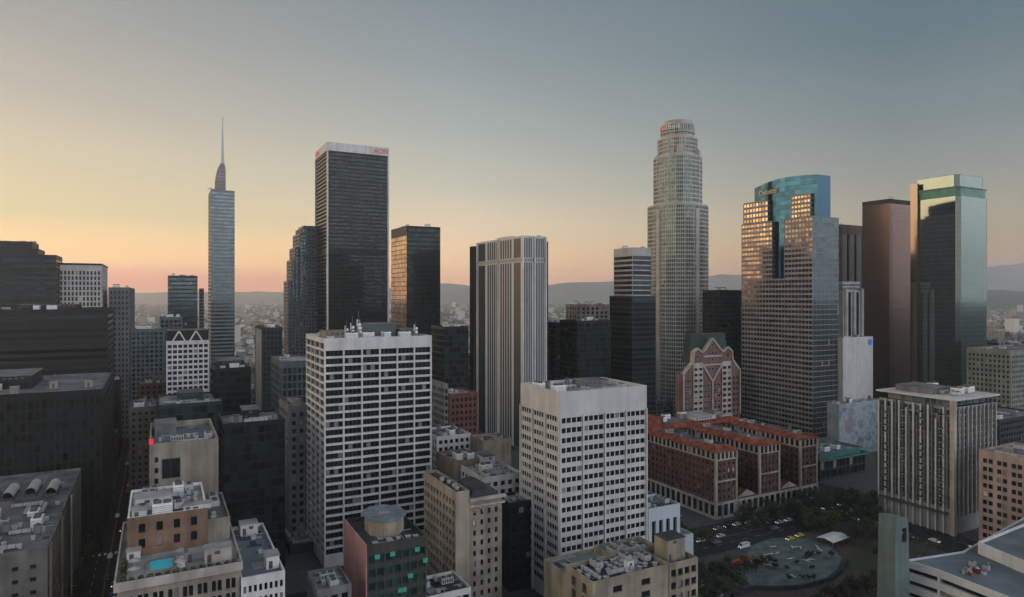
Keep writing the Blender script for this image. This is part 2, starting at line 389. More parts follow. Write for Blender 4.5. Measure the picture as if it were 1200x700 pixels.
    def finish(s):
        s.acc.build('wall', s.mats, s.o)
        if s.wins:
            sc2 = []
            for w in s.wins:
                (lx, ly, lz) = w[0]; X = s.x+lx*CA-ly*SA; Y = s.y+lx*SA+ly*CA
                px = 600+F*X/Y; py = HZ+F*(H-lz)/Y
                vis = 0 <= px <= 1200 and 0 <= py <= 700 and lz >= s.zvis
                sc2.append((0 if vis else 1, math.hypot(X, Y, lz-H), w))
            sc2.sort(key=lambda t: t[:2]); lim = 100
            lr = random.Random(int(s.x*3+s.y))
            for _, _, w in sc2[:lim]:
                o = bpy.data.objects.new('window', win_mesh(w[1], w[2], w[4], LITW if lr.random() < .012 and w[1] < 2.6 else s.wing, s.frame)); COL.objects.link(o)
                o.parent = s.o; o.location = w[0]; o.rotation_euler = (0, 0, w[3])
            rest = sc2[lim:]
            if rest:
                A = Acc()
                for _, _, w in rest:
                    (x, y, z), ww, hh, an, panes = w; panes, mw = panes if isinstance(panes, tuple) else (panes, None); mf = (mw or .12)/ww; c, s_ = math.cos(an)*ww/2, math.sin(an)*ww/2
                    for i in range(panes):
                        f0 = -1+2*i/panes+mf; f1 = -1+2*(i+1)/panes-mf
                        A.quad((x+c*f0,y+s_*f0,z-hh/2),(x+c*f1,y+s_*f1,z-hh/2),(x+c*f1,y+s_*f1,z+hh/2),(x+c*f0,y+s_*f0,z+hh/2), 0)
                        if i: f = -1+2*i/panes; A.quad((x+c*(f-mf),y+s_*(f-mf),z-hh/2),(x+c*(f+mf),y+s_*(f+mf),z-hh/2),(x+c*(f+mf),y+s_*(f+mf),z+hh/2),(x+c*(f-mf),y+s_*(f-mf),z+hh/2), 1)
                o = A.build('windows', [s.wing, s.frame], s.o); o['kind'] = 'stuff'
        return s
FOOT = []
LITW = plain('lit_room', (.3,.22,.12), .4, emit=(1,.62,.28), es=.14)

# rooftop machines, shared meshes
UNIT, UNIT_SIZE, UNIT_NAME = {}, {'a': (4, 2.4), 'b': (9, 1.2), 'c': (5, 3), 'd': (2.2, 2.2), 'e': (3, 3), 'f': (1.6, 1.2)}, \
    {'a': 'air_conditioner', 'b': 'air_duct', 'c': 'cooling_tower', 'd': 'water_tank', 'e': 'stair_hut', 'f': 'vent_box'}
def make_units():
    A = Acc(); A.box(-2,2,-1.2,1.2,.3,2,0,True)
    for x in (-1,1): A.tube((x,0,2),(x,0,2.25),.75,.75,1,12)
    for x in (-1.8,1.7): A.box(x,x+.15,-1.1,1.1,0,.3,1)
    for i in range(5): A.box(-1.8+i*.75,-1.3+i*.75,-1.23,-1.2,.6,1.7,1,True)
    UNIT['a'] = A.mesh('air_conditioner', [METAL, METAL_D])
    A = Acc(); A.box(-4.5,3.6,-.5,.5,.5,1.4,0,True); A.box(3.6,4.5,-.5,.5,0,1.4,0)
    for x in (-4,-1.5,1,3): A.box(x,x+.15,-.55,.55,0,1.45,1)
    UNIT['b'] = A.mesh('air_duct', [METAL, METAL_D])
    A = Acc(); A.box(-2.5,2.5,-1.5,1.5,.4,3,0,True)
    for x in (-1.2,1.2): A.tube((x,0,3),(x,0,3.6),1.05,.95,1,14)
    for i in range(4): A.box(-2.52,2.52,-1.52,1.52,.7+i*.5,.82+i*.5,1,True)
    UNIT['c'] = A.mesh('cooling_tower', [PAINT_W, METAL_D])
    A = Acc(); A.tube((0,0,.8),(0,0,3.2),1.05,1.05,0,14); A.tube((0,0,3.2),(0,0,3.7),1.1,.1,1,14)
    for x in (-.7,.7):
        for y in (-.7,.7): A.box(x-.08,x+.08,y-.08,y+.08,0,.8,1)
    UNIT['d'] = A.mesh('water_tank', [W_GREY, METAL_D])
    A = Acc(); A.box(-1.5,1.5,-1.5,1.5,0,2.7,0); A.box(-1.65,1.65,-1.65,1.65,2.7,2.9,1,True); A.quad((-.5,-1.52,.1),(.5,-1.52,.1),(.5,-1.52,2.1),(-.5,-1.52,2.1),2)
    UNIT['e'] = A.mesh('stair_hut', [W_BEIGE, ROOF_L, METAL_D])
    A = Acc(); A.box(-.6,.6,-.5,.5,0,.9,0); A.box(-.8,.8,-.6,.6,.9,1.1,0,True); A.tube((.65,.3,0),(.65,.3,1.6),.12,.12,1)
    UNIT['f'] = A.mesh('vent_box', [METAL, METAL_D])
make_units()

def px_rect(lst): return lst

# ================================================================ ground
def ground():
    m, N, L, bs = newmat('ground'); bs.inputs['Roughness'].default_value = .95
    tc = N.new('ShaderNodeTexCoord')
    n1 = N.new('ShaderNodeTexNoise'); n1.inputs['Scale'].default_value = .004; n1.inputs['Detail'].default_value = 10; L.new(tc.outputs['Object'], n1.inputs[0])
    n2 = N.new('ShaderNodeTexNoise'); n2.inputs['Scale'].default_value = .25; n2.inputs['Detail'].default_value = 8; L.new(tc.outputs['Object'], n2.inputs[0])
    r = N.new('ShaderNodeValToRGB'); r.color_ramp.elements[0].position = .38; r.color_ramp.elements[0].color = (.035,.042,.03,1); r.color_ramp.elements[1].position = .6; r.color_ramp.elements[1].color = (.085,.082,.078,1)
    mx = N.new('ShaderNodeMix'); mx.data_type = 'RGBA'; mx.blend_type = 'MULTIPLY'; mx.inputs[0].default_value = .6
    L.new(n1.outputs[0], r.inputs[0]); L.new(r.outputs[0], mx.inputs[6]); L.new(n2.outputs['Color'], mx.inputs[7]); L.new(mx.outputs[2], bs.inputs['Base Color'])
    A = Acc(); A.poly([(10500*math.cos(2*math.pi*i/48), 10500*math.sin(2*math.pi*i/48), -.02) for i in range(48)])
    o = A.build('ground', [m]); o.rotation_euler.z = 0; tag(o, kind='structure')
ground()
ASPH = wall('asphalt', (.032,.033,.035), var=.3, sc_=.3, streak=0)
PAVE = wall('concrete_paving', (.075,.075,.072), var=.2, sc_=.4, streak=0)
LINEM = plain('road_paint', (.55,.55,.52), .7); LINEY = plain('yellow_road_paint', (.20,.15,.04), .7)
def gsheet(name, pts, z, mat, z0=None, kind='structure', label=None):
    A = Acc()
    if z0 is None: A.poly([(*p, z) for p in pts])
    else: A.prism(pts, z0, z)
    o = A.build(name, [mat]); o.rotation_euler.z = PH; tag(o, label, kind=kind); return o
gsheet('road', rc(-60, 520, 60, 900), .01, ASPH)
# blocks between the streets, kerb 0.14 high
for r in [(-130,-27.5,100,640), (-9,150,258,330), (-9,168,90,238), (-9,150,352,640), (196,302,128,212), (200,327,240,420), (328,420,90,214), (347,520,236,420), (168,330,438,640), (350,520,438,700)]:
    gsheet('pavement', rc(*r), .14, PAVE, 0)
A = Acc(); B_ = Acc()
for i in range(90):      # lane lines down the left street and round the square
    b = 110+i*8
    for a in (-22.5, -14): A.quad((a-.08,b,.014),(a+.08,b,.014),(a+.08,b+3,.014),(a-.08,b+3,.014))
B_.quad((-18.4,100,.014),(-18.2,100,.014),(-18.2,900,.014),(-18.4,900,.014)); B_.quad((-18.0,100,.014),(-17.8,100,.014),(-17.8,900,.014),(-18.0,900,.014))
for i in range(20):
    a = 172+i*8
    for b in (219, 231.5): A.quad((a,b,.014),(a+3,b,.014),(a+3,b+.15,.014),(a,b+.15,.014))
B_.quad((150,225,.014),(330,225,.014),(330,225.25,.014),(150,225.25,.014))
for b0 in (241, 334):
    for k in range(9): A.quad((-26.5+k*2,b0,.014),(-25.6+k*2,b0,.014),(-25.6+k*2,b0+3,.014),(-26.5+k*2,b0+3,.014))
for k in range(11): A.quad((190.5,214+k*2,.014),(193.5,214+k*2,.014),(193.5,215+k*2,.014),(190.5,215+k*2,.014))
o = A.build('road_marking', [LINEM]); o.rotation_euler.z = PH; tag(o, kind='structure')
o = B_.build('road_marking', [LINEY]); o.rotation_euler.z = PH; tag(o, kind='structure')

# ================================================================ towers
BAND = St(ng=1, n=1, pier=.3, pitch=3.9, sp=1.5, rec=.25, win=False)
CURT = St(bay=1.6, n=1, pier=.12, pitch=3.9, sp=.5, rec=.1, bot=2, top=1.5)

def simple(name, label, c, top, pl, pr, Y, mats, st, dep=None, wid=None, roof=ROOF_G, n=6, kinds='abcdef', hut=None, per=None, zvis=0, group=None, seed=None, frame=None, wing=None, ph=1.0, cat='building', fin=True):
    r = rect(c, Y, pl, pr, dep, wid); b = Bld(name, label, r, mats, cat, group, zvis, frame, wing); h = b.h = ht(top, Y)
    b.prism(b.full(), 0, h, st, per, roof=roof, ph=ph)
    z = h-ph
    if hut:
        x0, x1, y0, y1, hh = hut; b.hut(-b.w+x0*2*b.w, -b.w+x1*2*b.w, -b.d+y0*2*b.d, -b.d+y1*2*b.d, z, h+hh)
        if n: b.units(-b.w+1, b.w-1, -b.d+1, -b.d+y0*2*b.d-.5, z, n, seed or int(c+Y), kinds)
    elif n: b.units(-b.w+1, b.w-1, -b.d+1, b.d-1, z, n, seed or int(c+Y), kinds)
    if fin: b.finish()
    return b

# spire tower, far left of centre
def spire_tower():
    b = Bld('spire_tower', 'tallest slim blue grey glass tower with a curved sail crown and a thin spire', rect(247, 700, 238, 275, dep=40), [W_STEEL, G_BLUE])
    h = ht(222, 700)
    b.prism(b.full(), 0, h, CURT.but(bay=2.2, sp=1.5, pier=.3, rec=.2), roof=ROOF_G, ph=2)
    A = Acc(); x0, x1 = -6.5, 4.2; prof = [(x0,h-2),(x0,h+9),(x0+1,h+18),(x0+3,h+26),(x0+5.5,h+31),(x1-1.2,h+31),(x1,h+24),(x1,h-2)]
    cz = b.d*.2
    for i in range(len(prof)):
        p, q = prof[i-1], prof[i]; A.quad((p[0],-cz,p[1]),(q[0],-cz,q[1]),(q[0],cz,q[1]),(p[0],cz,p[1]),0)
    A.poly([(p[0],-cz,p[1]) for p in prof][::-1],1); A.poly([(p[0],cz,p[1]) for p in prof],1)
    for k in range(7): A.box(x0+3, x1, -cz-.15, -cz, h+2+k*3.6, h+2.5+k*3.6, 0, True)
    b.part('crown', A, [W_GRAN, W_GREYGRAN])
    A = Acc(); A.tube((1.3,0,h+26),(1.3,0,h+50),1.9,1.3,0,10); A.tube((1.3,0,h+50),(1.3,0,ht(133,710)),1.2,.55,0,8)
    b.part('spire', A, [METAL])
    A = Acc(); A.box(-b.w-3,-b.w+4,-b.d,-b.d+.6,h+.2,h+.8,0,True); A.box(-b.w,-b.w+.6,-b.d,-b.d+.6,h-1,h+3,0)
    b.part('roof_crane', A, [METAL_D]); b.finish()
spire_tower()

def text(body, size, loc, rot, mat, parent, name='lettering', ext=.15):
    c = bpy.data.curves.new(name, 'FONT'); c.body = body; c.size = size; c.extrude = ext; c.align_x = 'CENTER'; c.align_y = 'CENTER'
    c.materials.append(mat); tmp = bpy.data.objects.new(name, c); me = bpy.data.meshes.new_from_object(tmp); bpy.data.objects.remove(tmp)
    o = bpy.data.objects.new(name, me); COL.objects.link(o); o.parent = parent; o.location = loc; o.rotation_euler = rot; return o

RED = plain('red_sign', (.22,.008,.012), .6, emit=(.9,.03,.03), es=.3)
def dark_sign_tower():
    b = Bld('dark_tower', 'tall dark slab tower with white corner columns, pale top band and red sign', rect(383, 700, 369, 456), [W_BLACK, G_BLK, W_WHITE])
    h = ht(166, 700); st = St(bay=1.9, pier=.15, pitch=4.1, sp=1.7, rec=.2, bot=3, top=1)
    hb = ht(292, 700)
    b.prism(b.full(1.2), 0, hb-4, st.but(top=.5)); b.prism(b.full(1.6), hb-4, hb, None, wm=0)
    b.prism(b.full(1.2), hb, h-9, st.but(bot=.5)); b.prism(b.full(0.2), h-9, h, None, wm=2, roof=ROOF_G, ph=2, coping=W_WHITE)
    for i, (x, y) in enumerate(((-b.w,-b.d),(b.w-1.6,-b.d),(-b.w,b.d-1.6),(b.w-1.6,b.d-1.6))):
        A = Acc(); A.box(x, x+1.6, y, y+1.6, 0, h-9); b.part('corner_column', A, [W_WHITE])
    A = Acc()
    for s_ in (-1, 1):
        for y in (-b.d-.05,): pass
    t = text('AON', 7.2, (b.w-9, -b.d+.05, h-4.6), (R(90),0,0), RED, b.o)
    t = text('AON', 7.2, (-b.w+.05, b.d-14, h-4.6), (R(90),0,R(-90)), RED, b.o)
    b.units(-b.w+3, b.w-3, -b.d+3, b.d-3, h-2, 5, 3, 'acd'); b.finish()
dark_sign_tower()

def stepped_tower():
    b = Bld('stepped_tower', 'blue grey tower with stepped left edge and rounded crown beside the dark sign tower', rect(352, 740, 337, 392, dep=40), [W_BLUE, G_TEAL])
    h = ht(264, 740)
    st = St(bay=3.2, pier=1.3, pitch=3.9, sp=1.4, rec=.3, bot=2)
    b.prism(rc(-b.w-1, b.w, -b.d-1, b.d+2), 0, h-9, st); b.prism(rc(-b.w+1.5, b.w-1, -b.d+1, b.d-2), h-9, h-3, st.but(bot=.5,top=.5)); b.prism(rc(-b.w+4, b.w-3, -b.d+3, b.d-4), h-3, h, None, roof=ROOF_G)
    for k, (dx, top) in enumerate(((-5, 292),(-9, 306),(-13, 330))):
        b.prism(rc(-b.w+dx*.8-1, -b.w-1+.0+(k and dx*.8+4.0 or 0), -b.d+4+k*3, b.d), 0, ht(top, 770), st, roof=ROOF_G)
    b.units(-b.w+5, b.w-4, -b.d+4, b.d-5, h-1, 3, 5, 'ac'); b.finish()
stepped_tower()

simple('twin_faced_tower', 'dark flat topped tower whose left face mirrors the golden sky, right of the sign tower', 476.5, 264.5, 457, 516, 560, [W_BLACK, G_BLK, W_GREY, G_SUNSET],
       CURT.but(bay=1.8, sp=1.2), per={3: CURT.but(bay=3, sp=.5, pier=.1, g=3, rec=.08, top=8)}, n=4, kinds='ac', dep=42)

# grey finned tower in the middle
def finned_tower():
    b = Bld('finned_tower', 'pale grey ribbed tower with a notched crown, right of the white grid block', rect(612, 480, 559, 640), [wall('silver_granite', (.50,.495,.485), rough=.95, streak=.06, var=.05), G_RIB, W_BLACK, W_DGREY])
    h = ht(276, 480); w, d = b.w, b.d
    gl_ = St(bay=1.45, pier=.5, pitch=500, rows=1, sp=.1, rec=.35, bot=.2, top=.2); so_ = gl_.but(bay=3.6, pier=2.6, rec=.08); gl3 = gl_.but(bay=4.2, pier=1.1, rec=.2); so3 = gl_.but(bay=6.2, pier=5.0, rec=.1)
    pat3 = [(0,.24,0),(.24,.5,1),(.5,.53,2),(.53,.80,1),(.80,1,0)]; pat0 = [(0,.05,2),(.05,.42,1),(.42,.47,2),(.47,.92,1),(.92,1,2)]
    hb = ht(303, 480)
    for (z0, z1) in ((0, hb-2.5), (hb+.6, h-1.5)):
        for pat, (p, q) in ((pat0, ((-w,-d),(w,-d))), (pat3, ((-w,d),(-w,-d)))):
            p, q = Vector(p), Vector(q); W = (q-p).length; u = (q-p)/W; nn = Vector((u.y,-u.x))
            for (f0, f1, k) in pat:
                if k < 2: b.facade(p+u*W*f0, u, nn, W*(f1-f0), z0, z1, ((so_, gl_) if pat is pat0 else (so3, gl3))[k], 0)
                else:
                    a_, c_ = p+u*W*f0, p+u*W*f1; b.acc.quad((a_.x,a_.y,z0),(c_.x,c_.y,z0),(c_.x,c_.y,z1),(a_.x,a_.y,z1),0)
        b.acc.quad((w,-d,z0),(w,d,z0),(w,d,z1),(w,-d,z1)); b.acc.quad((w,d,z0),(-w,d,z0),(-w,d,z1),(w,d,z1))
    b.prism(b.full(.15), hb-2.5, hb+.6, St(bay=1.45, n=1, pier=.7, rows=1, sp=.1, bot=.3, top=.4, rec=.6, g=2))
    b.prism(b.full(.5), h-1.5, h, None, roof=ROOF_L, ph=1)
    for x in (-w, w*-.04, w-1.0):
        A = Acc(); A.box(x, x+.9, -d-1.2, -d-.003, 0, h-.4); b.part('fin', A, [W_WHITE])
    for y in (d-1, 0.0):
        A = Acc(); A.box(-w-1.2, -w-.003, y-.9, y, 0, h-.4); b.part('fin', A, [W_WHITE])
    A = Acc(); A.box(w+.005, w+6, -d+7, d-7, 0, h-3, 0); A.box(w+1, w+5, -d+6.9, -d+7, 4, h-8, 1)
    b.part('side_wing', A, [W_DGREY, G_BLK])
    A = Acc(); A.box(-w+4, w-4, d+.005, d+9, 0, h-1, 0)
    b.part('rear_wing', A, [W_DGREY])
    A = Acc(); A.box(-w+2, w-2, d+.01, d+9, 0, 1, 0)
    A = Acc(); A.box(-w-3.4, -w+1, d+.01, d+7, 0, h-3, 0); A.quad((-w-3.42,d+7,3),(-w-3.42,d,3),(-w-3.42,d,h-5),(-w-3.42,d+7,h-5),1)
    b.part('corner_bay', A, [W_DGREY, G_SUNSET])
    A = Acc(); A.box(-4,4,-6,14,h-1,h+2.2,0); A.tube((2,-2,h),(2,-2,h+6),.12,.06,0,6); b.part('penthouse', A, [W_WHITE])
    b.units(-w+1, w-1, -d+1, -8, h-1, 4, 8, 'af'); b.finish()
finned_tower()

# white grid office block
def white_grid():
    b = Bld('white_grid_block', 'white concrete office block with a grid of wide dark window bays and rooftop antennas', rect(380, 271, 358.5, 506), [W_WHITE, G_DARK], zvis=20)
    h = ht(397, 271)
    f = St(ng=6, n=1, pier=.62, pitch=3.3, sp=.85, rec=.9, bot=5, top=4.6, win=True, panes=4); l = St(ng=1, n=4, pier=1.1, mull=1.1, pitch=3.3, sp=1.1, rec=.8, bot=5, top=1.4, win=True, panes=2)
    l = St(ng=4, n=1, pier=.8, pitch=3.3, sp=.9, rec=.8, bot=5, top=1.6, win=True, panes=2)
    b.prism(b.full(), 0, h, f, {3: l, 1: f, 2: f}, roof=ROOF_G, ph=1.3)
    z = h-1.3
    b.hut(-3, 12, -4, 9, z, h+5, W_BLUE); b.hut(-20, -8, -6, 6, z, h+2.2, W_TAN); b.hut(13, 20, -8, 3, z, h+2.5, W_GREY)
    b.units(-b.w+2, b.w-2, -b.d+1, -7, z, 9, 4, 'abcf'); b.units(-b.w+2, b.w-2, 9, b.d-2, z, 8, 9, 'acdf')
    for i, (x, y, t) in enumerate(((-9,-8,7),(-6.5,-9,9.5),(-11,-6,5),(-5,-5,6),(19,-10,5))):
        A = Acc()
        for k in range(int(t/1.2)):
            zz = z+k*1.2
            for (ax, ay), (bx, by) in (((-.5,-.4),(.5,-.4)),((.5,-.4),(0,.5)),((0,.5),(-.5,-.4))): A.tube((ax,ay,zz),(bx,by,zz+1.2),.05,.05,0,4,False); A.tube((ax,ay,zz),(ax,ay,zz+1.2),.06,.06,0,4,False)
        A.tube((0,0,z+t-.5),(0,0,z+t+3),.05,.03,0,5)
        for k in range(2): A.tube((.2,-.6,z+t*.5+k*1.6),(.2,-1.0,z+t*.5+k*1.6),.55,.6,1,10); A.box(-.9,-.6,-.5,-.2,z+t*.6+k,z+t*.6+k+1.8,1,True)
        b.part('antenna_mast', A, [METAL, PAINT_W], (x, y, 0))
    b.finish()
white_grid()

# white office block in the middle foreground
def white_block():
    b = Bld('white_office_block', 'white office block with blank top band and rows of small grouped windows, nearest tower', rect(656, 236, 610, 758), [W_WHITE2, G_DARK], frame=W_WHITE2, zvis=22)
    h = ht(460, 236)
    f = St(ng=4, n=1, pier=.75, pitch=3.55, sp=1.5, rec=.45, bot=5, top=8.6, win=True, panes=4, mw=.4)
    l = St(ng=3, n=1, pier=.8, pitch=3.55, sp=1.55, rec=.35, bot=5, top=8.2, win=True, panes=5, mw=.5)
    b.prism(b.full(), 0, h, f, {3: l}, roof=ROOF_L, ph=2.2)
    w, d = b.w, b.d
    for i in range(5):
        x = -w + i*(2*w-.5)/4; A = Acc(); A.box(x, x+.5, -d-.5, -d-.003, 0, h-8.6); b.part('pilaster', A, [W_WHITE])
    for i in range(4):
        y = -d + i*(2*d-.5)/3; A = Acc(); A.box(-w-.5, -w-.003, y, y+.5, 0, h-8.2); b.part('pilaster', A, [W_WHITE])
    z = h-2.2
    b.hut(2, w-6, 2, d-4, z, h+.9, W_GREY, ROOF_G); b.units(-w+2, w-2, -d+2, 1, z, 9, 11, 'abcf'); b.units(-w+2, 1, 2, d-2, z, 6, 12, 'bcdf')
    b.finish()
white_block()

# tall round-crowned tower
def crown_tower():
    r = rect(793, 612, 760, 828); cx, cy = (r[0]+r[1])/2, (r[2]+r[3])/2
    X, Y = (794-600)/F*640, 640; cx, cy = X*CA+Y*SA, -X*SA+Y*CA
    b = Bld('crowned_tower', 'tallest pale granite tower stepping back to a round ribbed crown', (cx-26, cx+26, cy-26, cy+26), [wall('warm_granite', (.42,.395,.365), rough=.6, streak=.12), glass('green_teal_glass', (.045,.10,.092), metal=.65, rough=.1, pale=.0, spread=.45), W_PINKB])
    Hh = lambda py: ht(py, 625)
    st = St(bay=1.9, pier=.55, pitch=3.9, sp=1.1, rec=.35, bot=2, top=1)
    A45 = R(8)
    b.prism(ell(0,0,26.3,26.3,16,2.7,A45), 0, Hh(240), st, roof=ROOF_L)
    b.prism(ell(0,0,21.3,21.3,16,2.6,A45), Hh(240)-1, Hh(182), st.but(bot=3), roof=ROOF_L)
    b.prism(ell(0,0,18.2,18.2,20,2.3,A45), Hh(182)-1, Hh(160), st.but(bot=3), roof=ROOF_L)
    b.prism(ell(0,0,15.5,15.5,24), Hh(160)-1, Hh(149), st.but(bot=3, bay=1.6), roof=ROOF_L)
    b.prism(ell(0,0,16.2,16.2,24), Hh(154), Hh(143), St(bay=2.2, pier=.8, rows=1, sp=.2, bot=1, top=1.2, rec=.6), roof=ROOF_L)
    b.prism(ell(0,0,14.5,14.5,24), Hh(143)-1, Hh(139.5), None, roof=ROOF_L)
    to = math.atan2(b.lo.y, b.lo.x)
    def slab(ang, rad, wd, z0, z1, dp=3):
        A = Acc(); c, s_ = math.cos(ang), math.sin(ang); pts = [(c*rad-s_*(-wd/2), s_*rad+c*(-wd/2)),(c*(rad+dp)-s_*(-wd/2), s_*(rad+dp)+c*(-wd/2)),(c*(rad+dp)-s_*wd/2, s_*(rad+dp)+c*wd/2),(c*rad-s_*wd/2, s_*rad+c*wd/2)]
        A.prism(pts, z0, z1); b.part('buttress', A, [MATS['warm_granite']])
    slab(to+.12, 18.8, 6.5, Hh(214), Hh(172)); slab(to-.1, 22.6, 6.0, Hh(276), Hh(236))
    slab(to-1.25, 17.2, 7, Hh(216), Hh(180), 4.6); slab(to+1.3, 17.2, 8, Hh(240), Hh(175), 4.4)
    for k in (-.75, .75, -1.5, 1.5): slab(to+k, 23.2, 4.5, 0, Hh(246), 3.6)
    A = Acc(); zc = Hh(148.5); an = to-1.0
    text('usbank', 6.5, (17.0*math.cos(to-.35), 17.0*math.sin(to-.35), zc), (R(90), 0, to-.35+R(90)), PAINT_W, b.o)
    A.box(-2.5,2.5,-.3,.3,-2.2,2.2,0,True); o = A.build('sign_shield', [RED], b.o, (16.8*math.cos(an), 16.8*math.sin(an), zc)); o.rotation_euler.z = an+R(90)
    b.finish()
crown_tower()

# banded glass tower with curved blue crown
def banded_tower():
    b = Bld('banded_tower', 'broad banded granite tower with a curved blue glass crown rising behind its top', rect(952, 500, 869, 983), [W_GREYGRAN, G_TEAL, W_DGREY, G_CROWN, G_SUNSET, glass('muted_sunset_glass', (.12,.095,.075), metal=.92, rough=.09, pale=.0, spread=.6)])  # gold and muted glass put the uneven sky reflection into colour
    w, d = b.w, b.d; Y0 = 500
    yy = lambda px: None
    def zt(py, x, y):     # height of a point seen at py from its own distance
        Yw = b.y + x*SA + y*CA; return ht(py, Yw)
    bands = St(bay=3.1, n=1, pier=.35, pitch=3.9, sp=1.75, rec=.35, bot=3, top=.4, g=4); side = St(bay=1.55, pier=.12, pitch=3.9, sp=.5, rec=.12, bot=3, top=.4)
    z1 = zt(327, -w, d*.1)
    b.prism(b.full(), 0, z1, side, {3: bands.but(g=5)})
    za = zt(255, -w, -d*.6); b.prism(rc(-w, w, -d, -d+2*d*.37), z1, za, side.but(bot=0), {3: bands.but(bot=0, g=5)}, roof=ROOF_G)
    zb = zt(262, -w, d*.7); b.prism(rc(-w, w, -d+2*d*.54, d), z1, zb, side.but(bot=0), {3: bands.but(bot=0)}, roof=ROOF_G)
    zc = zt(238, -w+2, d*.85); b.prism(rc(-w+1.5, w-2, -d+2*d*.62, d-.5), zb-1, zc, side.but(bot=1), {3: bands.but(bot=1)}, roof=ROOF_G)
    zd = zt(229, -w+4, -d*.4); b.prism(rc(-w+4, w-3, -d+5, -d+2*d*.33), za-1, zd, side.but(bot=1), {3: bands.but(bot=1)}, roof=ROOF_G)
    A = Acc(); A.box(-w+4.6, w-4.01, -d+2*d*.37+.01, -d+2*d*.54-.01, z1, za-6, 0); b.part('centre_recess', A, [G_BLK])
    # crown: a bulging glass wall whose top edge climbs toward the street corner
    pts = []; n = 14; y0, y1 = -d+2*d*.03, d-2*d*.09
    for i in range(n+1):
        t = i/n; y = y1+(y0-y1)*t; x = -w+8.5-4.8*math.sin(math.pi*t); pts.append((x, y))
    zt0 = zt(221, -w+8, y1); zt1 = zt(204.5, -w+9, y0)
    A = Acc(); tops = [zt0+(zt1-zt0)*(i/n)+2.2*math.sin(math.pi*i/n) for i in range(n+1)]
    for i in range(n):
        p, q = pts[i], pts[i+1]; K = 22
        for k in range(K):
            f0, f1 = k/K, (k+1)/K; zz = lambda i_, f: z1+(tops[i_]-z1)*f
            A.quad((p[0],p[1],zz(i,f0)+.12),(q[0],q[1],zz(i+1,f0)+.12),(q[0],q[1],zz(i+1,f1)),(p[0],p[1],zz(i,f1)), 0)
        A.quad((p[0],p[1],tops[i]),(q[0],q[1],tops[i+1]),(w-7,q[1],tops[i+1]),(w-7,p[1],tops[i]), 1)
    A.quad((pts[-1][0],y0,z1),(w-7,y0,z1),(w-7,y0,tops[-1]),(pts[-1][0],y0,tops[-1]), 0)
    A.quad((w-7,y0,z1),(w-7,y1,z1),(w-7,y1,tops[0]),(w-7,y0,tops[-1]), 1); A.quad((w-7,y1,z1),(pts[0][0],y1,z1),(pts[0][0],y1,tops[0]),(w-7,y1,tops[0]), 1)
    b.part('glass_crown', A, [G_CROWN, W_DGREY])
    m = n//4; p = pts[m]; q = pts[m+2]; an = math.atan2(q[1]-p[1], q[0]-p[0])
    GOLDL = plain('pale_lettering', (.6,.5,.25), .4)
    text('Deloitte', 6.2, (p[0]-1.1, (p[1]+q[1])/2, tops[m]-7.5), (R(90), 0, an), GOLDL, b.o)
    b.prism(rc(w-6.9, w-.5, -d+8, d-6), z1, ht(227, 520), side.but(bot=0), roof=ROOF_G)
    b.finish()
banded_tower()

# mirror tower at the right
def mirror_tower():
    b = Bld('mirror_tower', 'tall mirror glass tower with rounded corner and green band under its roof', rect(1124, 540, 1070, 1163), [W_STEEL, G_MIRR, wall('green_band', (.10,.27,.19), rough=.4), G_MIRS])
    w, d = b.w, b.d; h = ht(203, 540)
    def plan(i, rr=11):
        pts = [(-w+i, d-i), (-w+i, -d+3+i), (-w+3+i, -d+i)]
        n = 8; cx, cy = w-rr-i, -d+i+rr
        for k in range(n+1):
            t = -math.pi/2+math.pi/2*k/n; pts.append((cx+rr*math.cos(t), cy+rr*math.sin(t)))
        pts += [(w-i, d-i)]; return pts
    st = St(bay=1.7, pier=.05, pitch=3.9, sp=.07, rec=.02, bot=1, top=.2)
    z1 = h-18
    rp = {i: st.but(g=3) for i in range(2, 13)}
    b.prism(plan(0), 0, z1, st, rp, roof=None); b.prism(plan(.8), z1, z1+7, st.but(g=2, bot=.2)); b.prism(plan(.0), z1+7, z1+8, None)
    b.prism(plan(2.2), z1+8, h, st.but(bot=.2), {i: st.but(g=3, bot=.2) for i in range(2, 13)}, roof=ROOF_G, ph=2)
    A = Acc(); A.box(-w-2.2, -w-.01, d-5, d+1, 0, h-4, 0); b.part('edge_strip', A, [MATS['muted_sunset_glass']])
    b.finish()
mirror_tower()

simple('bronze_tower', 'smooth bronze glass slab tower standing left of the mirror glass tower', 1042, 233, 1026, 1069.5, 600, [W_BROWN, G_BRNZ, W_BROWN],
       St(bay=1.8, pier=.1, pitch=3.9, sp=.1, rec=.04, bot=2, top=4), dep=26, n=3, kinds='ac')

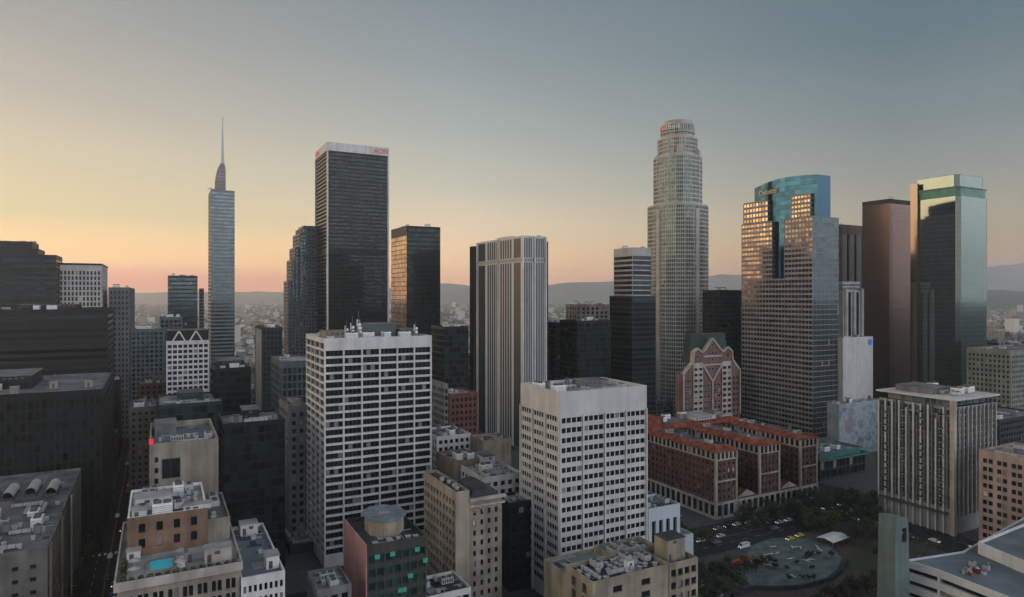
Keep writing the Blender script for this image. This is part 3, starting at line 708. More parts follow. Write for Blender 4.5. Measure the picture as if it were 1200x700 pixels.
def brown_back_tower():
    b = simple('brown_tower', 'dark brown tower with left edge tinted sunset gold behind the banded tower', 986, 263, 976, 1013.5, 650, [wall('red_brown_panel', (.085,.045,.035), rough=.5), G_BLK, W_BROWN, G_SUNSET],
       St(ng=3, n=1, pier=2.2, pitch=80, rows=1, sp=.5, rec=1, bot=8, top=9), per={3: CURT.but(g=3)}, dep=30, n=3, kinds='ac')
brown_back_tower()
def pale_ribbed():
    b = Bld('ribbed_tower', 'slim pale tower of rounded vertical ribs in front of the brown tower', rect(988, 560, 984, 1012, dep=14), [W_GRAN, G_DARK])
    h = ht(330, 560)
    b.prism(b.full(), 0, h-8, None); b.prism(b.full(2), h-8, h, St(bay=2, pier=.6, rows=2, rec=.4, bot=.5), roof=ROOF_G)
    for i in range(3):
        x = -b.w+3+i*(2*b.w-6)/2; A = Acc(); A.tube((x,-b.d,0),(x,-b.d,h-6-i%2*2),2.0,2.0,0,14); b.part('rib', A, [W_GRAN])
    for i in range(2):
        x = -b.w+3+(i+.5)*(2*b.w-6)/2; A = Acc(); A.box(x-1.4,x+1.4,-b.d-.4,-b.d-.01,6,h-9,0,True); b.part('window_strip', A, [G_BLK])
    b.finish()
pale_ribbed()
def blank_white():
    b = simple('blank_walled_building', 'pale windowless block with a small blue roundel at its top corner', 988, 396, 982, 1023, 510, [W_WHITE2, G_DARK], None, dep=12, n=4, kinds='af', zvis=0)
    A = Acc(); A.tube((0,0,0),(0,-.3,0),2.6,2.6,0,20); o = b.part('blue_roundel', A, [plain('blue_sign', (.02,.2,.6), .5)], (b.w-4, -b.d, b.h-4.5))
blank_white()

simple('black_slab', 'plain black slab tower between the round crowned tower and the banded tower', 843, 340, 840.5, 871, 570, [W_BLACK, G_BLK], CURT.but(bay=3, sp=1.4), dep=20, n=3, kinds='ac')

def striped_left():
    r = rect(741, 520, 718, 763, dep=24)
    b = Bld('striped_tower', 'dark tower with bright horizontal bands on its left face, left of the crowned tower', r, [W_GRAN, G_BLK, W_DGREY, G_SUNSET])
    h = ht(290, 520); st = St(ng=1, n=1, pier=.1, pitch=3.9, sp=1.3, rec=.4, bot=1, top=6)
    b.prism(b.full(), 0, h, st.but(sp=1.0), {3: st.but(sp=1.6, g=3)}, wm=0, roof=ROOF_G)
    h2 = ht(347, 505); dk = St(ng=1, n=1, pier=.2, pitch=3.9, sp=1.0, rec=.3, bot=1, top=1)
    b.prism(rc(-b.w-5, b.w-.3, -b.d-6, b.d-1), 0, h2, dk, {0: dk, 3: dk}, wm=2, roof=ROOF_G)
    b.units(-b.w+1, b.w-1, -b.d+1, b.d-1, h-1, 3, 6, 'ac'); b.finish()
striped_left()

# gabled brown tower behind the hotel
def gabled():
    b = Bld('gabled_tower', 'red brown tower with a cream stepped gable and dark green mansard roof', rect(800, 420, 799, 867, dep=7), [wall('rose_brick', (.16, .098, .085), var=.2, sc_=.3), G_DARK, W_CREAM], frame=FRAME_L, zvis=12)
    w, d = b.w, b.d; Z = lambda py: ht(py, 428); X = lambda px: -w+(px-800)/(866-800)*2*w
    h = Z(437)
    b.prism(b.full(), 0, h, None, roof=ROOF_G, ph=.5)
    out = [(800,437),(805,431),(811,424),(812,412),(816,408),(821,413),(824,411),(833,397),(843,411),(846,413),(851,408),(856,413),(857,424),(861,430),(866,437)]
    A = Acc(); pts = [(X(p), Z(q)) for p, q in out]; pts = [(X(800), h-.5)]+pts[1:-1]+[(X(866), h-.5)]
    y0, y1 = -d-.3, -d+2.5
    A.poly([(x,y0,z) for x, z in pts][::-1], 0); A.poly([(x,y1,z) for x, z in pts], 0)
    for i in range(len(pts)):
        p, q = pts[i-1], pts[i]; A.quad((p[0],y0,p[1]),(q[0],y0,q[1]),(q[0],y1,q[1]),(p[0],y1,p[1]), 1)
    b.part('gable', A, [MATS['rose_brick'], W_CREAM])
    def strip(a, c, t=.55):
        A = Acc(); p, q = Vector((X(a[0]), Z(a[1]))), Vector((X(c[0]), Z(c[1]))); u = (q-p).normalized(); n_ = Vector((-u.y, u.x))*t
        pp = [p+n_, p-n_, q-n_, q+n_]; A.poly([(v.x,-d-.75,v.y) for v in pp]); 
        for i in range(4): v0, v1 = pp[i-1], pp[i]; A.quad((v0.x,-d-.75,v0.y),(v1.x,-d-.75,v1.y),(v1.x,-d-.3,v1.y),(v0.x,-d-.3,v0.y))
        b.part('cream_band', A, [W_CREAM])
    for a, c in zip(out[:-1], out[1:]): strip(a, c)
    for k in ((823,425),(833,450),(843,425)): pass
    strip((822,428),(833,448)); strip((844,428),(833,448)); strip((833,448),(833,489),.4); strip((800.6,437),(800.6,490),.4); strip((865.6,437),(865.6,490),.4); strip((822,418),(844,418),.5); strip((820,428),(846,428),.5)
    win = []
    for px0, px1 in ((811,822),(844,855)):
        A = Acc(); x0, x1 = X(px0), X(px1); A.box(x0, x1, -d-.7, -d-.3, 0, Z(425), 0); b.part('cream_bay', A, [W_CREAM])
        for k in range(17):
            z = 10+k*3.6
            if z > Z(428): break
            for j in range(2): b.wins.append(((x0+(j+.5)*(x1-x0)/2, -d-.76, z), (x1-x0)*.34, 1.9, 0, 1))
    for px in (803.5, 807.5, 825, 829, 837, 841, 858.5, 862.5):
        for k in range(16):
            z = 10+k*3.6
            if z < Z(446 if 822 < px < 844 else 440): b.wins.append(((X(px), -d-.36, z), 1.5, 1.9, 0, 1))
    for px, py in ((833,405),(829,415),(833,414),(837,415),(833,422),(816,418),(851,418),(829,433),(833,433),(837,433)): b.wins.append(((X(px), -d-.5, Z(py)), 1.5, 2, 0, 1))
    A = Acc(); x0, x1 = X(812), X(856); zb = Z(425); zt = Z(393)
    p = [(x0,-d+2.6),(x1,-d+2.6),(x1,d+4),(x0,d+4)]; q = inset(p, 1.6)
    for i in range(4): j = (i+1) % 4; A.quad((*p[i],zb),(*p[j],zb),(*q[j],zt),(*q[i],zt))
    A.poly([(*v,zt) for v in q], 0); A.box(q[0][0]-.4,q[1][0]+.4,q[0][1]-.4,q[2][1]+.4,zt+.01,zt+.6,1,True)
    b.part('mansard_roof', A, [wall('green_slate', (.035,.06,.055), sc_=.6), W_BRICK]); b.finish()
gabled()

# the brick hotel: three wings of one building on a low base
def hotel():
    Y = 330; X = (839-600)/F*Y; a0 = X*CA+Y*SA; b0 = -X*SA+Y*CA
    def at_(px): k = (px-600)/F; return a0+(k*Y-X)/(CA-k*SA)
    A0, A1 = at_(839), at_(958); d = 62
    b = Bld('brick_hotel', 'red brown brick hotel of three wings with orange tiled roof edges', (A0, A1, b0, b0+d), [W_BRICK, G_DARK, W_CREAM], frame=FRAME_L)
    w, dd = b.w, b.d; h = ht(536, 330)+2.5
    off = lambda px: at_(px)-A0-w
    wings = [(off(839), off(864)), (off(890), off(914)), (off(938), off(958))]
    lowst = St(bay=4.2, pier=1.2, rows=1, sp=.5, bot=1, top=1.2, rec=.5, win=True)
    b.prism(rc(-w-.3, w+.3, -dd-.3, dd), 0, 8.5, lowst, wm=2, roof=ROOF_D, ph=.4)
    st = St(bay=3.3, pier=1.9, pitch=3.3, sp=1.5, rec=.3, bot=.6, top=5.2, win=True)
    top = St(bay=3.3, pier=1.1, rows=1, sp=.4, rec=.4, bot=.3, top=.5, win=True)
    def block(x0, x1, y0, y1):
        b.prism(rc(x0, x1, y0, y1), 8.1, h-4.6, st.but(top=.4)); b.prism(rc(x0-.25, x1+.25, y0-.25, y1), h-4.6, h, top, wm=2)
        A = Acc(); p = rc(x0-1, x1+1, y0-1, y1); q = inset(p, 4.2)
        for i in range(4): j = (i+1) % 4; A.quad((*p[i],h+.02),(*p[j],h+.02),(*q[j],h+2.1),(*q[i],h+2.1)); A.quad((*p[i],h-.3),(*p[j],h-.3),(*p[j],h+.02),(*p[i],h+.02)); A.quad((*q[i],h+2.1),(*q[j],h+2.1),(*q[j],h+1.2),(*q[i],h+1.2),1)
        A.poly([(*v,h+1.2) for v in q], 1); b.part('tiled_roof', A, [TILE, ROOF_G])
        for (cx, cy) in ((x0,y0),(x1-.9,y0)):
            A = Acc(); A.box(cx-.12, cx+1.02, cy-.12, cy+1.02, 8.12, h-4.61); b.part('corner_quoins', A, [W_CREAM])
        A = Acc(); A.box(x0+1.1, x1-1.1, y0-.3, y0-.005, 18.4, 19.1, 0, True); b.part('balcony_ledge', A, [W_CREAM])
    for x0, x1 in wings: block(x0, x1, -dd, dd*.72)
    b.prism(rc(-w, w, dd*.72, dd+14), 0, h-.5, None, roof=ROOF_G)
    A = Acc(); p = rc(-w-1, w+1, dd*.72+.01, dd+15); q = inset(p, 4.5)
    for i in range(4): j = (i+1) % 4; A.quad((*p[i],h),(*p[j],h),(*q[j],h+2.6),(*q[i],h+2.6))
    A.poly([(*v,h+2.6) for v in q], 1); b.part('tiled_roof', A, [TILE, ROOF_G])
    for (x0, x1) in ((wings[0][1]+1, wings[1][0]-1), (wings[1][1]+1, wings[2][0]-1)):
        A = Acc(); y0, y1 = -dd+1, dd*.6; zc = 12
        A.quad((x0,y0,8.6),((x0+x1)/2,y0,zc),((x0+x1)/2,y1,zc),(x0,y1,8.6)); A.quad(((x0+x1)/2,y0,zc),(x1,y0,8.6),(x1,y1,8.6),((x0+x1)/2,y1,zc)); A.poly([(x0,y0,8.6),(x1,y0,8.6),((x0+x1)/2,y0,zc)],1)
        b.part('low_tiled_roof', A, [TILE, W_CREAM])
    for i, (x0, x1) in enumerate(wings): b.units(x0+4, x1-4, -dd+4, dd*.5, h+1.2, 5, 20+i, 'adf')
    b.units(-w+4, w-4, dd*.8, dd+10, h+2.6, 10, 31, 'abcde'); b.hut(-w+6, -w+16, dd*.85, dd+8, h+2.6, h+6.5, TILE, TILE); b.hut(2, 18, dd*.8, dd+9, h+2.6, h+5, W_WHITE2, ROOF_L)
    b.finish()
    # the long wing seen left of the front corner
hotel()

# apartment tower with white fins
def apartments():
    b = Bld('apartment_tower', 'green glass apartment tower with white vertical fins and balconies by the square', rect(1117, 309, 1030, 1166), [wall('light_grey_panel', (.24,.26,.26), streak=.15), G_APT, W_WHITE2, G_DARK])
    w, d = b.w, b.d; h = ht(468, 309)
    st = St(bay=2.9, pier=.35, pitch=3.15, sp=.6, rec=.9, bot=12, top=1, g=1)
    b.prism(b.full(), 0, h-4, st.but(mull=.1), {0: st.but(bay=2.3)}); b.prism(b.full(3.0), h-4, h-.8, St(bay=3, pier=.3, rows=1, sp=.1, bot=.1, top=.3, rec=.1))
    A = Acc(); A.prism([(-w-1,d+1),(-w-1,-d-1.5),(w+1.5,-d-1.5),(w+1.5,d+1)], h-.8, h); A.poly([(-w-1,d+1,h-.8),(w+1.5,d+1,h-.8),(w+1.5,-d-1.5,h-.8),(-w-1,-d-1.5,h-.8)])
    b.part('flat_canopy_roof', A, [W_WHITE2])
    rr = random.Random(5); n = 21
    for i in range(n):
        y = d-.4-i*(2*d-.8)/(n-1); t = .7 if i % 2 == 0 else .35; A = Acc(); z0 = 0 if i % 2 == 0 else 12
        A.box(-w-1.0, -w-.004, y-t/2, y+t/2, z0, h-4-rr.choice((0,0,3,6))); b.part('fin', A, [W_WHITE2 if i % 2 == 0 else W_GREY])
    for i in range(11):
        x = -w+.4+i*(2*w-.8)/10; A = Acc(); A.box(x-.25, x+.25, -d-.9, -d-.004, 8, h-4.2); b.part('fin', A, [W_GRAN])
    A = Acc(); A.box(-w-1.1, -w+.9, -d-1.1, -d+.9, 0, h-.81); b.part('corner_fin', A, [W_CREAM])
    for i in range(4):
        for k in range(14):
            if rr.random() < .85:
                y = d-3-i*9; z = 14+k*3.15; A = Acc(); A.box(-w-1.5, -w-.01, y-2.2, y, z, z+.2, 0, True); A.box(-w-1.5,-w-1.42,y-2.2,y,z+.2,z+1.1,1,True); b.part('balcony', A, [W_WHITE2, G_GREEN])
    A = Acc(); A.box(-w-3, -w-.02, -d+2, d-2, 9.5, 10.2, 0, True); b.part('street_canopy', A, [METAL_D])
    b.hut(-w*.7, w*.2, -d*.3, d*.7, h, h+3.2, W_GREY); b.units(-w+4, w-3, -d+3, d-3, h+.02, 9, 14, 'ac'); b.finish()
apartments()

simple('pink_stone_building', 'pink beige stone building with paired windows at the right edge', 1260, 548, 1147, 1500, 262, [W_PINKB, G_DARK], None,
       per={3: St(bay=5.4, n=2, pier=1.6, mull=.5, pitch=3.7, sp=1.6, rec=.35, bot=5, top=2.6, win=True)}, wid=30, n=8, frame=FRAME_D, roof=ROOF_G)

# low terrace-roofed building, lower right corner
def terrace_building():
    P = [gp(*p, z=24) for p in ((1061,656),(1100,668),(1230,718),(1420,790),(1500,640),(1240,590),(1204,604),(1168,624),(1128,646))]
    cx = sum(p[0] for p in P)/len(P); cy = sum(p[1] for p in P)/len(P)
    b = Bld('terrace_building', 'low white building with a blue grey terrace roof in the lower right corner', (cx-1,cx+1,cy-1,cy+1), [wall('white_blue_concrete', (.50,.53,.54), var=.06, streak=.1), G_DARK, W_GREY])
    pts = [(p[0]-cx, p[1]-cy) for p in P]
    ar = sum(pts[i-1][0]*pts[i][1]-pts[i][0]*pts[i-1][1] for i in range(len(pts)))
    if ar < 0: pts = pts[::-1]
    b.prism(pts, 0, 24, St(ng=1, n=1, pier=.4, pitch=4.2, sp=2.4, rec=1.2, bot=3, top=1.2), roof=ROOF_B, ph=.6)
    wv = [gp(*p, z=26) for p in ((1146,640),(1240,680),(1330,650),(1230,606))]; wp = [(x-cx, y-cy) for x, y in wv]
    if sum(wp[i-1][0]*wp[i][1]-wp[i][0]*wp[i-1][1] for i in range(4)) < 0: wp = wp[::-1]
    A = Acc(); A.prism(wp, 23.4, 27.5, 0, False); A.poly([(*p, 26.6) for p in inset(wp, .4)], 1); q = inset(wp, .4)
    for i in range(4): j = (i+1) % 4; A.quad((*wp[i],27.5),(*wp[j],27.5),(*q[j],27.5),(*q[i],27.5)); A.quad((*q[j],26.6),(*q[i],26.6),(*q[i],27.5),(*q[j],27.5))
    b.part('upper_deck', A, [W_WHITE, ROOF_B])
    rr = random.Random(3)
    for i in range(14):
        x, y = gp(rr.uniform(1130, 1162), rr.uniform(662, 674), z=23.5); A = Acc(); s_ = rr.uniform(.5, 1.1); A.box(-s_, s_, -s_*.7, s_*.7, 0, s_*1.3); A.tube((0,0,s_*1.3),(0,0,s_*1.7),s_*.5,s_*.4,1,8)
        b.part('roof_machine', A, [METAL, METAL_D] if i % 3 else [TILE, METAL], (x-cx, y-cy, 23.4))
    b.finish()
terrace_building()

def campanile():
    x, y = gp(1047, 604, z=41); Y = 71*F/(604-345)
    o = empty('bell_tower', (*w2(x, y), 0), PH, 'square grey green concrete bell tower with a hole near its top, in the square', 'tower')
    A = Acc(); s0, s1 = 4.0, 3.4
    A.v += [(-s0,-s0*.8,0),(s0,-s0*.8,0),(s0,s0*.8,0),(-s0,s0*.8,0),(-s1,-s1*.8,41.5),(s1,-s1*.8,40.3),(s1,s1*.8,40.3),(-s1,s1*.8,41.5)]
    A.f += [(1,2,6,5),(2,3,7,6),(3,0,4,7),(4,5,6,7)]; A.m += [0]*4
    # front face with the square hole
    def fp(u, z):
        t = z/41; s_ = s0+(s1-s0)*t; return (-s_+2*s_*u, -s_*.8, z if z < 41 else 41.5-1.2*u)
    us = [0, .5, .85, 1]; zs = [0, 33, 37.5, 41]
    for i in range(3):
        for k in range(3):
            if i == 1 and k == 1: continue
            A.quad(fp(us[i],zs[k]),fp(us[i+1],zs[k]),fp(us[i+1],zs[k+1]),fp(us[i],zs[k+1]),0)
    a, b_, c, d = fp(.5,33), fp(.85,33), fp(.85,37.5), fp(.5,37.5); bk = lambda p: (p[0], p[1]+3, p[2])
    for p, q in ((a,b_),(b_,c),(c,d),(d,a)): A.quad(p, q, bk(q), bk(p), 0)
    A.quad(bk(a),bk(b_),bk(c),bk(d),1)
    A.build('shaft', [wall('grey_green_render', (.125,.165,.165), var=.1, sc_=.3), METAL_D], o)
    A = Acc(); A.tube((0,0,-.3),(0,0,-1.6),.4,1.0,0,14); A.tube((0,0,.2),(0,0,-.3),.1,.1,0,6); A.build('bell', [METAL_D], o, ((a[0]+b_[0])/2, a[1]+1.4, 37.2))
campanile()

# ================================================================ left side
def grey_block():
    b = Bld('grey_block_tower', 'broad plain grey tower with stepped top at the left edge', rect(66, 470, -180, 67, dep=34), [W_DGREY, G_BLK])
    w, d = b.w, b.d; st = St(bay=6, pier=.6, pitch=4, sp=2.6, rec=.1, bot=2, top=2); k = 2*w/246
    b.prism(b.full(), 0, ht(299, 470), st, roof=ROOF_G); b.prism(rc(-w, w-24*k, -d+1, d-1), ht(299, 470)-1, ht(292, 470), None, roof=ROOF_G)
    b.prism(rc(-w, w-32*k, -d+2, d-2), ht(292, 470)-1, ht(284, 470), None, roof=ROOF_G); b.units(-w+60*k, w-30*k, -d+3, d-3, ht(284, 470)-1, 5, 3, 'ac'); b.finish()
grey_block()
def ribbed_left():
    b = simple('ribbed_office', 'pale office tower of close window columns with a dark cap, behind the brown slab', 119, 311, 64, 126, 500, [W_GRAN, G_DARK], St(ng=12, n=1, pier=1.0, pitch=3.9, sp=1.1, rec=.4, bot=2, top=4, win=True), zvis=96, n=3, kinds='ac', fin=False)
    A = Acc(); A.box(-b.w-.5, b.w+.5, -b.d-.5, b.d+.5, b.h+.01, b.h+1.2, 0, True); b.part('dark_cap', A, [W_BLACK]); b.finish()
ribbed_left()
simple('brown_slab', 'very wide dark brown banded slab filling the left edge', 127, 362, -90, 134, 395, [W_BROWN, G_BLK], St(ng=1, n=1, pier=.5, pitch=3.9, sp=2.0, rec=.3, bot=2, top=2.5), n=6, kinds='abc', hut=(.45, .8, .3, .7, 2.6))
simple('plain_grey_tower', 'plain dark grey tower standing just right of the brown slab', 152, 337, 127, 158, 520, [wall('mid_grey_cladding', (.12,.125,.13)), G_BLK], St(bay=3, pier=1.4, pitch=4, sp=2, rec=.1, bot=2, top=2), n=3, kinds='ac')
simple('dark_ribbed_store', 'dark low slab of close vertical ribs in front of the brown banded slab', 120, 456, -150, 133, 290, [W_BLACK, G_BLK, W_DGREY], St(bay=2.4, pier=.9, pitch=4.5, sp=1.2, rec=.5, bot=4, top=3), n=9, kinds='abce', hut=(.3, .62, .3, .7, 5))

def corner_store():
    r = rect(56, 643, -60, 100, dep=60)
    b = Bld('machine_roof_building', 'grey old building crowded with rooftop machines at the lower left corner', (-27.5-60, -27.5, 228, 331), [wall('old_grey_stone', (.15,.145,.135), var=.3, streak=.4), G_DARK, W_GREY], zvis=0)
    Yn = 188; Xn = (56-600)/F*Yn; bn = -Xn*SA+Yn*CA
    w, d = b.w, b.d; h = 40.5; yb = lambda g: g-(b.b0+b.b1)/2
    f = St(ng=1, n=1, pier=28, pitch=3.6, sp=2.2, rec=.3, bot=5, top=2, win=True)
    s_ = St(bay=5.5, n=1, pier=3.2, pitch=3.9, sp=2.3, rec=.4, bot=6, top=3, win=True)
    b.prism(rc(-w, w, yb(bn), yb(bn)+34), 0, h, None, {0: St(ng=14, n=1, pier=2.6, pitch=3.8, sp=2.4, rec=.3, bot=5, top=3, win=True), 1: s_}, roof=ROOF_G, ph=.9, wm=0)
    b.prism(rc(-w, w-.8, yb(bn)+34.02, d), 0, h-1.2, s_, roof=ROOF_G, ph=.9)
    for i in range(6):
        x = w-7-i*6.4; A = Acc(); A.tube((0,-7,1.5),(0,7,1.5),1.7,1.7,0,14); A.box(-1.9,1.9,-6.5,6.5,0,1.0,1)
        b.part('vault_skylight', A, [W_GRAN, METAL_D], (x, yb(bn)+72+(i % 2)*3, h-2.1))
    b.units(-w+2, w-2, yb(bn)+1.5, yb(bn)+33, h-.9, 48, 5, 'abcdff'); b.units(-w+2, w-2, yb(bn)+36, yb(bn)+60, h-2.1, 26, 15, 'abcdff')
    for i in range(3):
        A = Acc(); z0 = 0; A.box(w+.003, w+.5, yb(bn)+4+i*26, yb(bn)+6+i*26, 0, h-.5); b.part('pilaster', A, [W_TAN])
    b.finish()
corner_store()

# pool-terrace building, three tiers
def pool_building():
    Y = 160; X = (137-600)/F*Y; a0 = X*CA+Y*SA; b0 = -X*SA+Y*CA
    k = (281-600)/F; t = (k*Y-X)/(CA-k*SA)
    b = Bld('pool_terrace_building', 'beige stone building with a blue roof pool terrace beside the left street', (a0, a0+t, b0, b0+48), [W_BEIGE, G_DARK, W_CREAM, wall('brown_brick', (.19,.125,.085), sc_=.3)], zvis=20)
    w, d = b.w, b.d; h = ht(683, 160)
    b.prism(b.full(), 0, h-2.2, St(bay=3.6, n=2, pier=1.0, mull=.35, pitch=3.9, sp=1.1, rec=.5, bot=5, top=1.2, win=True))
    b.prism(b.full(-.7), h-2.2, h, None, wm=2, roof=ROOF_L, ph=1.0, coping=W_CREAM)
    z = h-1
    A = Acc(); px, py = -w+9.5, -d+9; P = rc(px-2.6, px+2.6, py-3.6, py+3.6)
    Q = rc(px-3.4, px+3.4, py-4.4, py+4.4)
    for i in range(4): j = (i+1) % 4; A.quad((*Q[i],z+.5),(*Q[j],z+.5),(*P[j],z+.5),(*P[i],z+.5)); A.quad((*Q[i],z),(*Q[j],z),(*Q[j],z+.5),(*Q[i],z+.5))
    b.part('pool_edge', A, [W_TAN])
    A = Acc(); A.poly([(*p, z+.42) for p in P]); b.part('pool_water', A, [plain('pool_water', (.03,.50,.62), .08)])
    LOUNGE = Acc(); LOUNGE.box(-.35,.35,-1,.4,.25,.38,0,True); LOUNGE.quad((-.35,.4,.38),(.35,.4,.38),(.35,.95,.85),(-.35,.95,.85),0)
    for x in (-.3,.25):
        for y in (-.9,.3): LOUNGE.box(x,x+.06,y,y+.06,0,.25,1)
    lm = LOUNGE.mesh('lounger', [PAINT_W, METAL_D]); rr = random.Random(4)
    cnt = 0
    for i in range(7):
        o = bpy.data.objects.new('sun_lounger', lm); COL.objects.link(o); o.rotation_euler.z = PH+R(90)
        ax, ay = b.a0+w+px+4.4, b.b0+d+py-4+i*1.25
        o.location = (*w2(ax, ay), z); tag(o, 'white sun lounger in the row beside the blue roof pool', 'sun lounger', 'sun loungers by the roof pool')
    SHR = []
    for i in range(26):
        A = Acc()
        for _ in range(40):
            a, e, r_ = rr.uniform(0, 6.28), rr.uniform(0, 1.4), rr.uniform(.3, .8); c = Vector((r_*math.cos(a)*math.cos(e), r_*math.sin(a)*math.cos(e), .5+r_*math.sin(e)))
            q = .22; u = Vector((rr.uniform(-1,1), rr.uniform(-1,1), rr.uniform(-1,1))).normalized()*q; v = u.orthogonal().normalized()*q; A.quad(c-u-v, c+u-v, c+u+v, c-u+v, 0)
        A.box(-.5,.5,-.4,.4,0,.5,1); SHR.append(A)
        if i >= 3: break
    sm = [A.mesh('planter', [LEAF[1], METAL_D]) for A in SHR]
    for i in range(22):
        o = bpy.data.objects.new('planter_shrub', sm[i % len(sm)]); COL.objects.link(o)
        if i < 14: x, y = -w+1.2+i*(2*w-2.4)/13, -d+1.1
        else: x, y = -w+1.1, -d+2.5+(i-14)*1.9
        o.location = (*w2(b.a0+w+x, b.b0+d+y), z); o.rotation_euler.z = i; tag(o, 'small green shrub in a planter along the pool terrace parapet' , 'shrub', 'planter shrubs along the pool terrace edge')
    b.hut(-w+1.5, -w+4.6, -d+15, -d+18, z, z+3, W_WHITE2, ROOF_L, 'cabin'); b.hut(-w+15, w-12, -d+7.5, -d+10.5, z, z+3.2, W_TAN, ROOF_G, 'cabin'); b.hut(w-8, w-1.5, -d+5, -d+9, z, z+3.6, W_CREAM, ROOF_L, 'cabin')
    # parasols
    for i, (x, y) in enumerate(((-w+3.5,-d+4.5),(-w+13.8,-d+4.5),(-w+14.2,-d+12.5),(-w+3.4,-d+10.5))):
        A = Acc(); A.tube((0,0,0),(0,0,2.5),.05,.05,1,6); n = 8
        for k in range(n):
            t0, t1 = 2*math.pi*k/n, 2*math.pi*(k+1)/n; A.poly([(1.5*math.cos(t0),1.5*math.sin(t0),2.1),(1.5*math.cos(t1),1.5*math.sin(t1),2.1),(0,0,2.7)],0)
        o = A.build('parasol', [W_CREAM, METAL], None, (*w2(b.a0+w+x, b.b0+d+y), z)); tag(o, 'cream parasol open on the roof pool terrace', 'parasol', 'parasols on the pool terrace')
    # second tier
    y1 = -d+19; h2 = ht(607, 178)
    b.prism(rc(-w+1.5, w-6.5, y1, d), h-2, h2, St(bay=4.6, n=1, pier=2.6, pitch=3.8, sp=1.6, rec=.35, bot=2.2, top=1.2, win=True), wm=3, roof=ROOF_L, ph=.8, coping=PAINT_W)
    b.prism(rc(w-6.4, w-.5, y1+2, d), h-2, h2-4, None, wm=0, roof=ROOF_G)
    z2 = h2-.8
    b.hut(-w+3, -w+12, y1+8, y1+13, z2, z2+3.6, W_WHITE2, ROOF_L, 'cabin'); b.hut(-w+2.5, -w+6, y1+1.5, y1+5.5, z2, z2+2.2, W_WHITE2, ROOF_L, 'cabin')
    b.hut(-w+15, -w+22, y1+2, y1+5, z2, z2+1.6, W_WHITE, ROOF_L, 'cabin'); b.units(-w+2.5, w-8, y1+1, d-2, z2, 26, 8, 'abffc')
    b.units(w-6, w-1, y1+3, d-1, h2-5, 4, 9, 'af'); b.finish()
LEAF = []
def make_leaf():
    for i, c in enumerate(((.022,.036,.012), (.035,.055,.018), (.028,.034,.02))):
        LEAF.append(rnd('foliage_%s' % ('dark', 'mid', 'olive')[i], [(c[0]*k, c[1]*k, c[2]*k) for k in (.6,.8,1,1.25,1.6)], .7))
make_leaf()
pool_building()

def beige_box():
    b = simple('beige_blank_building', 'beige building with a blank wall, one dark window group and a red roof light', 175, 521, 170, 256, 212, [W_BEIGE, G_DARK], None, dep=40, roof=ROOF_B, n=0, ph=2.2, fin=False)
    w, d, h = b.w, b.d, b.h
    A = Acc(); x = -w*.42; zt = ht(541, 212); zb = ht(562, 212)
    A.box(x-2.3, x+3, -d-.25, -d-.003, zb-.3, zt+.3, 0, True)
    for i in range(2): A.box(x-2+i*2.5, x+.2+i*2.5, -d-.3, -d-.251, zb, zt, 1, True)
    b.part('window_group', A, [W_DGREY, G_DARK])
    for k in range(9): b.wins.append(((-w+2.0, -d-.05, ht(540, 212)-k*3.4), 1.1, 1.7, 0, 1))
    b.units(-w+1, w-1, -d+1, d-20, h-2.2, 8, 3, 'abf'); b.hut(-w+1.5, w-12, d-16, d-4, h-2.2, h+2, W_GREY, ROOF_G)
    A = Acc(); A.box(-w-.1, -w+1.1, -d-.1, -d+.5, h+.02, h+1.7, 0, True); A.box(-w-.2, -w+1.2, -d-.2, -d+.6, h+1.71, h+1.85, 1, True)
    b.part('red_beacon', A, [plain('red_light', (.5,.01,.02), .5, emit=(1,.02,.06), es=.6), METAL_D])
    b.finish()
beige_box()

def grey_roof_white():
    b = simple('grey_roof_building', 'white windowed building with a plain grey roof right of the pool terrace', 282.5, 678, 281, 334, 172, [W_WHITE, G_DARK], St(ng=8, n=1, pier=.55, pitch=3.4, sp=1.5, rec=.4, bot=4, top=1.6, win=True), dep=42, roof=ROOF_B, n=3, kinds='f', zvis=15, fin=False)
    w, d, h = b.w, b.d, b.h
    b.hut(w-4, w-.7, -d+5, -d+10, h-1, h+2.6, W_WHITE, ROOF_L); b.hut(-2, 3, d-7, d-2, h-1, h+2.4, W_WHITE2, ROOF_L); b.finish()
grey_roof_white()

simple('dark_glass_block', 'black glass block with pale roof machines behind the pool terrace building', 262, 497, 253, 334, 262, [W_BLACK, G_BLK, wall('olive_cladding', (.07,.065,.045))], St(bay=2.6, n=1, pier=.35, pitch=3.7, sp=.8, rec=.25, bot=4, top=1.5),
       dep=26, n=9, kinds='abcd', hut=(.35, .62, .35, .8, 3.5))
simple('dark_green_building', 'low dark green glazed building with a white roof rim, below the zigzag topped building', 186, 475, 181, 261, 345, [wall('dark_green_cladding', (.03,.055,.05), rough=.4), G_GREEN], St(bay=4, pier=.3, pitch=4, sp=.7, rec=.1, bot=3, top=1.5), dep=40, n=8, kinds='abcf', roof=ROOF_L, hut=(.3, .72, .4, .8, 3.5))
simple('street_corner_building', 'brownish grey building on the left street beside the dark green glazed one', 151, 478, 148, 184, 372, [wall('grey_brown_stone', (.14,.12,.11)), G_DARK], St(bay=3.4, pier=1.6, pitch=3.6, sp=1.8, rec=.3, bot=4, top=2, win=True), dep=30, n=6, zvis=25)

